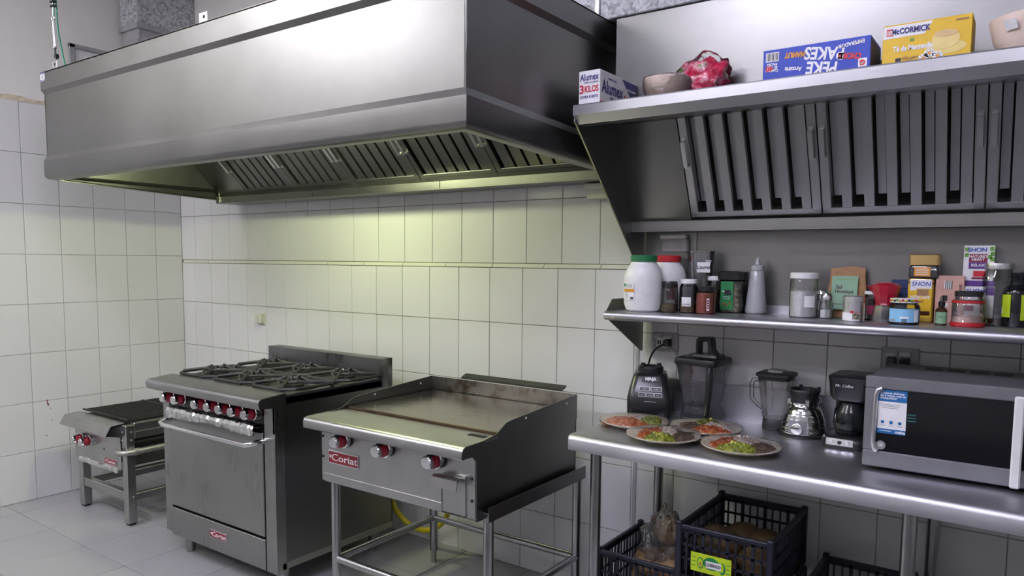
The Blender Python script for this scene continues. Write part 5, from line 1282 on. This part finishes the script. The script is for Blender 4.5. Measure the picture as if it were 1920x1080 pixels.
px_ = on_face(0.004, 0.052); txt('NINJA', 0.0185, MT['white_p'], lg, (px_[0], px_[1]-0.0022, px_[2]+0.001), fr_, bold=0.0006, sx=0.85)
for r_, cols in ((0.010, 2), (-0.010, 3)):
    for c_ in range(cols):
        w = 0.092/cols
        u = 0.004 - 0.046 + w*(c_+0.5)
        c3 = on_face(u, r_ + 0.002) if r_ > 0 else (u, -0.0925 + 0.0, 0.094)
        rt = fr_ if r_ > 0 else (PI/2 - 0.26, 0, 0)
        bt = decal('button', MT['white_p'], t, (c3[0], c3[1]-0.0006, c3[2]), w*0.90, 0.0165, rt)
        decal('button_face', MT['black'], bt, (c3[0], c3[1]-0.0014, c3[2]), w*0.90-0.0035, 0.0130, rt)
        txt(('low', 'crush', 'pulse', 'blend', 'high')[c_ + (0 if r_ > 0 else 2)], 0.0065, MT['white_p'], bt, (c3[0], c3[1]-0.0026, c3[2]), rt)
txt('PROFESSIONAL 1000', 0.005, MT['white_p'], t, (0.004, -0.0995, 0.068), FRONT)
# --- pitcher with black lid
BX, BY = 3.850, -0.122
t = thing('blender_pitcher', 'tall smoky blender pitcher with black lid and folding handle', 'pitcher', (BX, BY, ZT2), -0.10, world=False)
MB().rsec([(0, 0, 0.0, 0.064, 0.064, 0.02), (0, 0, 0.018, 0.066, 0.066, 0.02), (0, 0, 0.055, 0.058, 0.058, 0.02), (0, 0, 0.060, 0.058, 0.058, 0.02), (0, 0, 0.205, 0.080, 0.078, 0.022), (0, 0, 0.228, 0.086, 0.084, 0.022)], cap=False).build('pitcher_body', MT['smoke'], t, smooth=60)
MB().rsec([(0, 0, 0.0, 0.060, 0.060, 0.02), (0, 0, 0.020, 0.060, 0.060, 0.02), (0, 0, 0.045, 0.040, 0.040, 0.02)]).build('drive_base', MT['smoke'], t)
MB().rsec([(0, 0, 0.222, 0.087, 0.085, 0.022), (0, 0, 0.232, 0.090, 0.088, 0.024), (0, 0, 0.246, 0.086, 0.084, 0.024), (0, 0, 0.252, 0.070, 0.068, 0.02)]).build('lid', MT['black'], t, smooth=50)
MB().rsec([(0.018, 0, 0.248, 0.060, 0.040, 0.01), (0.018, 0, 0.262, 0.056, 0.036, 0.01)]).build('lid_latch', MT['black'], t)
MB().prism([(-0.026, 0.25), (-0.026, 0.316), (-0.016, 0.326), (0.030, 0.330), (0.040, 0.322), (0.046, 0.280), (0.062, 0.262), (0.062, 0.25), (0.026, 0.25), (0.024, 0.308), (0.018, 0.312), (-0.008, 0.308), (-0.012, 0.300), (-0.012, 0.25)], 'y', -0.018, 0.018).build('lid_handle', MT['black'], t, 0.003)
MB().tube([(0.060, -0.062, 0.232), (0.070, -0.085, 0.215), (0.074, -0.094, 0.185), (0.070, -0.090, 0.12), (0.062, -0.080, 0.06), (0.050, -0.064, 0.035)], [0.013, 0.013, 0.0135, 0.013, 0.012, 0.011], 10).build('handle', MT['black'], t)
for i in range(11): decal('measure_mark', MT['p_black'], t, (-0.012, -0.0625-0.00125*i*1.05, 0.072+0.0115*i), 0.020 if i % 2 == 0 else 0.012, 0.0018, (PI/2-0.13, 0, 0))
# --- second blender: glass jug, lying beside its steel base
x, y = 4.128, -0.105
t = thing('blender_jug', 'clear blender jug with grey lid standing beside the chrome base', 'blender jug', (x, y, ZT2))
MB().rsec([(x, y, ZT2+0.040, 0.038, 0.038, 0.016), (x, y, ZT2+0.060, 0.042, 0.042, 0.016), (x, y, ZT2+0.180, 0.054, 0.054, 0.018), (x, y, ZT2+0.192, 0.056, 0.056, 0.018)], cap=False).build('jug_body', MT['pet'], t, smooth=60)
MB().lathe([(0, 0.0), (0.044, 0.0), (0.046, 0.004), (0.044, 0.034), (0.040, 0.042), (0, 0.042)], 26, (x, y, ZT2)).build('jug_collar', MT['blackm'], t)
MB().rsec([(x, y, ZT2+0.186, 0.055, 0.055, 0.018), (x, y, ZT2+0.198, 0.057, 0.057, 0.018), (x, y, ZT2+0.200, 0.064, 0.062, 0.02), (x, y, ZT2+0.210, 0.064, 0.062, 0.02), (x, y, ZT2+0.213, 0.058, 0.056, 0.02)]).build('lid', MT['blackm'], t)
MB().rsec([(x, y, ZT2+0.212, 0.030, 0.026, 0.014), (x, y, ZT2+0.222, 0.028, 0.024, 0.014)]).build('lid_cap', MT['p_grey'], t)
MB().tube([(x-0.050, y-0.014, ZT2+0.182), (x-0.078, y-0.022, ZT2+0.180), (x-0.084, y-0.024, ZT2+0.165), (x-0.082, y-0.023, ZT2+0.110), (x-0.062, y-0.018, ZT2+0.088), (x-0.046, y-0.013, ZT2+0.075)], [0.008, 0.009, 0.009, 0.009, 0.008, 0.007], 10).build('handle', MT['glass'], t)
MB().box(x-0.002, y-0.052, ZT2+0.075, x+0.002, y-0.049, ZT2+0.178).build('jug_rib', MT['pet'], t)
x, y = 4.236, -0.135
t = thing('blender_motor', 'round chrome beehive blender base with black socket ring', 'blender base', (x, y, ZT2))
MB().lathe([(0, 0), (0.084, 0), (0.086, 0.006), (0.080, 0.010), (0, 0.010)], 34, (x, y, ZT2)).build('foot_ring', MT['black'], t)
MB().lathe([(0.078, 0.008), (0.079, 0.020), (0.0765, 0.024), (0.078, 0.028), (0.076, 0.040), (0.0735, 0.044), (0.0745, 0.048), (0.072, 0.060), (0.0695, 0.064), (0.070, 0.068), (0.066, 0.080), (0.0625, 0.085), (0.062, 0.090), (0.052, 0.103), (0.049, 0.106), (0.048, 0.118), (0, 0.118)], 40, (x, y, ZT2)).build('motor_housing', MT['chrome'], t, smooth=60)
MB().lathe([(0.044, 0.112), (0.046, 0.135), (0.054, 0.160), (0.052, 0.166), (0.044, 0.164), (0.038, 0.130), (0, 0.128)], 28, (x, y, ZT2)).build('socket_ring', MT['blackm'], t)
for k in range(4):
    a = 0.5 + k*PI/2
    MB().cbox((x+0.050*math.cos(a), y+0.050*math.sin(a), ZT2+0.163), (0.012, 0.012, 0.020)).build('socket_lug', MT['blackm'], t, 0.002)
    MB().cbox((x+0.050*math.cos(a), y+0.050*math.sin(a), ZT2+0.122), (0.018, 0.018, 0.024)).build('chrome_lug', MT['chrome'], t, 0.003)
a = VIEW(x, y) - 0.25
pl_ = wrap_patch('front_plate', MT['p_grey'], t, (x, y), 0.0765, a-0.42, a+0.42, ZT2+0.012, ZT2+0.062, t=0.0025)
m_ = Matrix.Translation((x+0.0795*math.cos(a), y+0.0795*math.sin(a), ZT2+0.032)) @ Euler((PI/2, 0, a+PI/2)).to_matrix().to_4x4()
MB().lathe([(0, 0), (0.020, 0), (0.020, 0.004), (0.017, 0.006), (0, 0.006)], 22).mod(lambda p: m_ @ p).build('dial', MT['chrome'], pl_)
# --- drip coffee maker
BX, BY = 4.408, -0.165
t = thing('coffee_maker', 'black drip coffee maker squeezed beside the microwave', 'coffee maker', (BX, BY, ZT2), -0.05, world=False)
MB().rsec([(0, -0.02, 0.0, 0.078, 0.105, 0.05), (0, -0.02, 0.020, 0.080, 0.107, 0.05), (0, -0.02, 0.036, 0.074, 0.100, 0.045), (0, -0.02, 0.040, 0.062, 0.090, 0.04)]).build('base', MT['black'], t, smooth=60)
MB().rsec([(0, 0.04, 0.035, 0.062, 0.045, 0.02), (0, 0.04, 0.175, 0.062, 0.045, 0.02)]).build('column', MT['black'], t)
MB().rsec([(0, 0.0, 0.155, 0.058, 0.075, 0.03), (0, 0.0, 0.170, 0.064, 0.082, 0.03), (0, 0.0, 0.228, 0.070, 0.088, 0.03), (0, 0.0, 0.234, 0.072, 0.090, 0.03), (0, 0.0, 0.240, 0.066, 0.084, 0.03)]).build('brew_head', MT['black'], t, smooth=50)
MB().lathe([(0, 0.042), (0.046, 0.042), (0.056, 0.075), (0.052, 0.120), (0.038, 0.140), (0.038, 0.148), (0, 0.148)], 24, (0, -0.035, 0)).build('carafe', MT['oil'], t)
MB().rsec([(-0.01, -0.125, 0.012, 0.044, 0.004, 0.003), (-0.01, -0.121, 0.034, 0.044, 0.004, 0.003)]).build('control_strip', MT['alu'], t)
for k in range(3): MB().lathe([(0, 0), (0.007, 0), (0.006, 0.004), (0, 0.004)], 12, (-0.035+0.025*k, -0.127, 0.022), 'y').build('button', MT['chrome'] if k != 1 else MT['black'], t)
txt('Mr. Coffee', 0.013, MT['white_p'], t, (-0.012, -0.0925, 0.208), (PI/2-0.07, 0, 0), shear=0.2)
# --- microwave
t = thing('microwave', 'silver microwave oven with dark door window and blue sticker', 'microwave', (4.75, -0.28, ZT2))
x0, x1, y0, y1, z0, z1 = 4.497, 5.010, -0.498, -0.105, ZT2+0.014, ZT2+0.284
MB().box(x0+0.004, y0+0.03, z0, x1-0.004, y1, z1-0.004).build('case', MT['mw_top'], t, 0.004)
for (fx, fy) in ((x0+0.04, y0+0.06), (x1-0.04, y0+0.06), (x0+0.04, y1-0.05), (x1-0.04, y1-0.05)):
    MB().cyl((fx, fy, ZT2), (fx, fy, z0+0.002), 0.014, 10).build('foot', MT['blackm'], t)
for k in range(4): MB().box(x0+0.125+0.062*k, y1-0.11, z1-0.0045, x0+0.172+0.062*k, y1-0.055, z1-0.0033).build('vent_grille', MT['p_black'], t)
dx1 = x1-0.115
b = MB(); wx0, wx1, wz0, wz1 = x0+0.030, dx1+0.03, z0+0.046, z1-0.036
b.box(x0, y0, z0-0.002, x1, y0+0.032, wz0); b.box(x0, y0, wz1, x1, y0+0.032, z1); b.box(x0, y0, wz0, wx0, y0+0.032, wz1); b.box(wx1, y0, wz0, x1, y0+0.032, wz1)
dr = b.build('door_frame', MT['mw_silver'], t, 0.003)
MB().box(wx0-0.004, y0+0.008, wz0-0.004, wx1+0.004, y0+0.014, wz1+0.004).build('door_glass', MT['mw_glass'], t, 0.001)
MB().tube([(wx0+0.010, y0+0.002, wz0+0.0), (wx0+0.001, y0+0.002, wz0+0.008), (wx0-0.003, y0+0.002, wz0+0.03), (wx0-0.001, y0+0.002, wz1-0.02), (wx0+0.004, y0+0.002, wz1-0.004), (wx0+0.016, y0+0.002, wz1+0.002)], 0.0075, 10).build('window_trim', MT['alu'], dr)
MB().box(4.868, y0-0.032, z0+0.002, 4.892, y0-0.012, z1-0.018).build('door_handle', MT['white'], t, 0.004)
for zz in (z0+0.03, z1-0.05): MB().box(4.872, y0-0.014, zz, 4.888, y0+0.004, zz+0.02).build('handle_post', MT['alu'], t)
MB().box(4.905, y0-0.002, z0+0.02, x1-0.008, y0, z1-0.02).build('control_panel', MT['black'], t)
gx, gz, gy = wx0+0.018, wz0+0.018, y0+0.0075
em_ = MB().lathe([(0.0, 0), (0.0135, 0), (0.0135, 0.0012), (0, 0.0012)], 24, (gx, gy, gz), 'y').build('emblem', MT['alu'], t)
MB().lathe([(0.0, 0), (0.0108, 0), (0.0108, 0.0016), (0, 0.0016)], 24, (gx, gy, gz), 'y').build('emblem_field', MT['p_grey'], em_)
txt('GE', 0.0125, MT['white_p'], em_, (gx, gy-0.0022, gz), bold=0.0004, sx=0.8)
sx0, sx1, sz0, sz1 = wx0+0.006, wx0+0.082, wz0+0.055, wz1-0.002
st = decal('sticker', MT['white_p'], t, ((sx0+sx1)/2, gy, (sz0+sz1)/2), sx1-sx0, sz1-sz0)
cx = (sx0+sx1)/2
tp = decal('sticker_head', MT['p_sblue'], st, (cx, gy-0.0004, sz1-0.0175), sx1-sx0, 0.035)
txt('¿Quieres disfrutar\nde 6 meses más de\ntranquilidad?', 0.0088, MT['white_p'], tp, (sx0+0.005, gy-0.0016, sz1-0.017), align='LEFT', bold=0.0002)
bt = decal('sticker_foot', MT['p_sblue'], st, (cx, gy-0.0004, sz0+0.007), sx1-sx0, 0.014)
txt('mabe', 0.012, MT['white_p'], bt, (sx1-0.014, gy-0.0016, sz0+0.007), bold=0.0004)
decal('print_line', MT['white_p'], bt, (sx0+0.022, gy-0.0010, sz0+0.008), 0.032, 0.0015)
for k in range(3): decal('print_line', MT['p_grey'], st, (cx-0.006, gy-0.0004, sz1-0.044-0.005*k), 0.056-0.008*k, 0.0013)
for k in range(3):
    ix = sx0+0.014+0.023*k
    MB().rsec([(ix, 0, 0, 0.0045, 0.0045, 0.002), (ix, 0, 0.0008, 0.0045, 0.0045, 0.002)]).mod(lambda p: Vector((p.x, gy-0.0004-p.z, sz0+0.034+p.y))).build('icon_print', MT['p_sblue'], st)
    decal('print_line', MT['p_grey'], st, (ix, gy-0.0004, sz0+0.024), 0.014, 0.0012)
for (sxx, szz) in ((wx0+0.096, wz0+0.10),):
    for k in range(3): decal('door_print', flat('teal_print', (0.02, 0.10, 0.10), 0.4), t, (sxx, gy, szz+0.009*k), 0.022, 0.004)

# ================================================================== OUTLETS
def outlet(x, z, label, mat, w=0.070, h=0.060, lids=True):
    t = thing('wall_outlet', label, 'outlet', (x, -0.004, z), 0, 'wall outlets')
    MB().box(x-w/2, -0.010, z-h/2, x+w/2, -0.0012, z+h/2).build('cover_plate', mat, t, 0.002)
    return t
t = outlet(0.890, 1.123, 'ivory double socket low on the tiles left of the range', MT['ivory'], 0.072, 0.072)
for k in (-1, 1): MB().prism([(-0.010, 1.098), (-0.030, 1.094), (-0.034, 1.150), (-0.010, 1.154)], 'x', 0.890+k*0.016-0.014, 0.890+k*0.016+0.012).build('flap', MT['ivory'], t, 0.002)
t = outlet(3.640, 1.168, 'double socket with a black plug under the left end of the shelf', MT['outlet_plate'], 0.110, 0.078)
for k in (-1, 1): MB().prism([(-0.010, 1.192), (-0.034, 1.186), (-0.034, 1.190), (-0.010, 1.200)], 'x', 3.632+k*0.022-0.018, 3.632+k*0.022+0.018).build('flap', MT['white'], t, 0.001)
MB().box(3.600, -0.014, 1.146, 3.666, -0.010, 1.184).build('socket_face', MT['white'], t, 0.003)
MB().box(3.606, -0.0155, 1.158, 3.612, -0.0138, 1.174).build('socket_slot', MT['p_black'], t); MB().box(3.616, -0.0155, 1.158, 3.622, -0.0138, 1.174).build('socket_slot', MT['p_black'], t)
pc = thing('power_cord', 'black plug and cord running from the left socket to the black blender base', 'cord', (3.655, -0.03, 0.95))
MB().rsec([(3.655, 1.167, 0.0, 0.015, 0.016, 0.005), (3.655, 1.167, 0.030, 0.012, 0.013, 0.005)]).mod(lambda p: Vector((p.x, -0.0145-p.z, p.y))).build('plug', MT['black'], pc)
MB().tube(smooth_path([(3.648, -0.042, 1.162), (3.620, -0.050, 1.146), (3.595, -0.045, 1.115), (3.580, -0.040, 1.075), (3.578, -0.042, 1.05)], 5), 0.0042, 8).build('cord', MT['black'], pc)
t = outlet(4.520, 1.171, 'double socket with two black plugs behind the microwave', MT['outlet_plate'], 0.120, 0.078)
for k in (-1, 1):
    MB().prism([(-0.010, 1.192), (-0.036, 1.184), (-0.036, 1.188), (-0.010, 1.200)], 'x', 4.516+k*0.022-0.018, 4.516+k*0.022+0.018).build('flap', MT['white'], t, 0.001)
for k, lb in ((-1, 'left'), (1, 'right')):
    p_ = MB().rsec([(4.516+k*0.021, 1.160, 0.0, 0.016, 0.017, 0.006), (4.516+k*0.021, 1.160, 0.030, 0.013, 0.014, 0.005)]).mod(lambda p: Vector((p.x, -0.0105-p.z, p.y))).build('plug', MT['black'])
    tag(p_, 'black plug in the %s hole of the socket behind the microwave' % lb, 'plug', 'plugs behind the microwave')
# loose foil scrap on the first socket
tag(MB().tube(smooth_path([(3.660, -0.020, 1.145), (3.672, -0.024, 1.138), (3.682, -0.020, 1.128), (3.690, -0.022, 1.116)], 4), [0.003]*13, 6).build('wire_scrap', MT['alu']), 'twisted silver scrap dangling from the left socket', 'scrap')

# ================================================================== UNDER THE TABLE
def crate(name, label, x0, x1, y0, y1, z0, z1, mat=None, group='produce crates'):
    m = mat or MT['navy']
    t = thing(name, label, 'crate', ((x0+x1)/2, (y0+y1)/2, z0), 0, group)
    w = 0.010
    # walls are lattices: rails and bars
    def lattice(nm, horiz, fixed, a0, a1, sgn):
        b = MB()
        def bar(u0, u1, v0, v1):
            if horiz: b.box(u0, fixed, v0, u1, fixed+sgn*w*0.7, v1)
            else: b.box(fixed, u0, v0, fixed+sgn*w*0.7, u1, v1)
        H = z1-z0
        bar(a0, a1, z1-0.022, z1); bar(a0, a1, z0, z0+0.03); bar(a0, a1, z0+H*0.42, z0+H*0.42+0.008); bar(a0, a1, z0+H*0.66, z0+H*0.66+0.008)
        n = max(6, int((a1-a0)/0.026))
        for i in range(n+1):
            u = a0 + (a1-a0)*i/n; th = 0.005 if i % 3 else 0.011
            bar(max(a0, u-th/2), min(a1, u+th/2), z0, z1)
        return b.build(nm, m, t)
    lattice('front_side', True, y0, x0, x1, 1); lattice('rear_side', True, y1, x0, x1, -1)
    lattice('left_side', False, x0, y0, y1, 1); lattice('right_side', False, x1, y0, y1, -1)
    MB().box(x0, y0, z0, x1, y1, z0+0.006).build('floor_grid', m, t)
    rim = MB()
    rim.box(x0-0.008, y0-0.008, z1-0.012, x1+0.008, y0+0.008, z1+0.004); rim.box(x0-0.008, y1-0.008, z1-0.012, x1+0.008, y1+0.008, z1+0.004)
    rim.box(x0-0.008, y0, z1-0.012, x0+0.008, y1, z1+0.004); rim.box(x1-0.008, y0, z1-0.012, x1+0.008, y1, z1+0.004)
    rim.build('rim', m, t, 0.003)
    for (cx, cy) in ((x0, y0), (x1, y0), (x0, y1), (x1, y1)):
        MB().box(cx-0.011, cy-0.011, z0, cx+0.011, cy+0.011, z1+0.014).build('corner_post', m, t, 0.004)
    return t
crate('crate', 'navy plastic crate on the floor nearest the griddle', 3.592, 3.908, -0.470, -0.105, 0.155, 0.405)
crate('crate', 'navy plastic crate underneath the nearest one', 3.592, 3.908, -0.470, -0.105, 0.0, 0.138)
t = crate('crate', 'navy crate with lime green label stacked under the table', 3.940, 4.250, -0.535, -0.115, 0.395, 0.600)
crate('crate', 'navy crate carrying the one with the lime label', 3.935, 4.255, -0.535, -0.110, 0.10, 0.374)
crate('crate', 'navy crate on the floor below the lime labelled stack', 3.935, 4.255, -0.535, -0.110, 0.0, 0.084)
t3 = crate('crate', 'navy crate beside the second pair of table legs', 4.330, 4.615, -0.500, -0.105, 0.18, 0.440)
crate('crate', 'navy crate on the floor under the one by the second legs', 4.330, 4.615, -0.500, -0.105, 0.0, 0.163)
t5 = crate('crate', 'navy crate under the clear bag at the right', 4.700, 5.05, -0.520, -0.085, 0.0, 0.335)
# lime label on the crate
lx0, lx1, lz0, lz1, ly = 3.988, 4.128, 0.455, 0.520, -0.545
l = MB().box(lx0, ly-0.001, lz0, lx1, ly, lz1).build('lime_label', MT['p_lime'], t)
def ell(nm, m, cx, cz, rx, rz, k): return disc(nm, m, l, cx, cz, rx, rz, ly-0.001-0.0006*k)
ell('avocado_print', MT['p_green'], lx0+0.034, lz0+0.032, 0.012, 0.020, 0); ell('avocado_print', MT['p_lime'], lx0+0.034, lz0+0.032, 0.009, 0.016, 1); ell('avocado_print', MT['p_kraft'], lx0+0.034, lz0+0.028, 0.005, 0.006, 2)
ell('avocado_print', MT['p_green'], lx0+0.110, lz0+0.028, 0.011, 0.020, 0); ell('avocado_print', MT['p_lime'], lx0+0.108, lz0+0.030, 0.007, 0.015, 1)
ell('oval_print', MT['p_green'], lx0+0.072, lz0+0.036, 0.028, 0.022, 0)
pw = decal('paper_strip', MT['paper'], l, (lx0+0.080, ly-0.0022, lz0+0.032), 0.052, 0.024)
txt('QUEBRADO', 0.0150, MT['p_black'], pw, (lx0+0.080, ly-0.0034, lz0+0.032), sx=0.62, bold=0.0003)
for k in range(3):
    decal('small_print', MT['p_green'], l, (lx0+0.010, ly-0.001, lz0+0.020+0.014*k), 0.014, 0.002); decal('small_print', MT['p_green'], l, (lx1-0.010, ly-0.001, lz0+0.016+0.014*k), 0.014, 0.002)
# fruit in the lime-labelled crate
for i, (fx, fy, fz, r, lb) in enumerate([(4.010, -0.34, 0.485, 0.075, 'big brown fruit at the left in the labelled crate'), (4.150, -0.24, 0.475, 0.070, 'brown fruit at the back right of the labelled crate'),
                                        (4.060, -0.21, 0.475, 0.068, 'brown fruit at the back of the labelled crate'), (4.165, -0.40, 0.470, 0.062, 'brown fruit near the front right of the labelled crate'), (4.06, -0.455, 0.455, 0.054, 'small brown fruit against the front of the labelled crate')]):
    b = MB().ball((0, 0, 0), r, 18, 12, (1.06, 1.0, 0.92)).mod(lambda p: crumple(p, 1, 14, 0.05)).mod(lambda p: p + Vector((fx, fy, fz)))
    tag(b.build('fruit', MT['papaya'], None, smooth=60), lb, 'fruit', 'fruit in the labelled crate')
# potatoes in a clear bag
bx, by, bz = 3.800, -0.285, 0.165
for i, (fx, fy, fz, r, lb) in enumerate([(3.790, -0.255, 0.455, 0.062, 'topmost potato in the clear bag'), (3.745, -0.325, 0.350, 0.062, 'lower left potato in the clear bag'), (3.835, -0.340, 0.345, 0.058, 'lower right potato in the clear bag'),
                                        (3.800, -0.230, 0.350, 0.060, 'rear potato in the clear bag'), (3.70, -0.27, 0.25, 0.06, 'bottom left potato in the clear bag'), (3.82, -0.30, 0.235, 0.065, 'bottom potato in the clear bag')]):
    b = MB().ball((0, 0, 0), r, 18, 12, (1.12, 0.95, 0.90)).mod(lambda p: crumple(p, 1, 16, 0.06)).mod(lambda p: p + Vector((fx, fy, fz)))
    tag(b.build('potato', MT['potato'], None, smooth=60), lb, 'potato', 'potatoes in the bag')
def crinkle(p):
    q = crumple(crumple(p, 1, 4.3, 0.16), 1, 9.7, 0.10)
    q = q*(1 + random.uniform(-0.035, 0.035))
    if p.z > 0.55: q = Vector((q.x*(1.12-0.30*p.z) + 0.06*math.sin(7*p.x), q.y*(1.1-0.25*p.z), q.z*0.95))
    return q
b = MB().ball((0, 0, 0), 1, 56, 40)
b.mod(crinkle).mod(lambda p: Vector((3.785 + p.x*0.100, -0.285 + p.y*0.095, 0.375 + p.z*0.175)))
tag(b.build('plastic_bag', MT['bag'], None, smooth=28), 'clear crinkled bag of potatoes standing in the crate nearest the griddle', 'bag')
b = MB().ball((0, 0, 0), 1, 50, 34)
b.mod(crinkle).mod(lambda p: crumple(p, 1, 4.7, 0.15)).mod(lambda p: Vector((4.815 + p.x*0.105, -0.25 + p.y*0.10, 0.415 + p.z*0.085)))
tag(b.build('plastic_bag', MT['bag'], None, smooth=28), 'empty crumpled clear bag behind the second pair of table legs', 'bag')
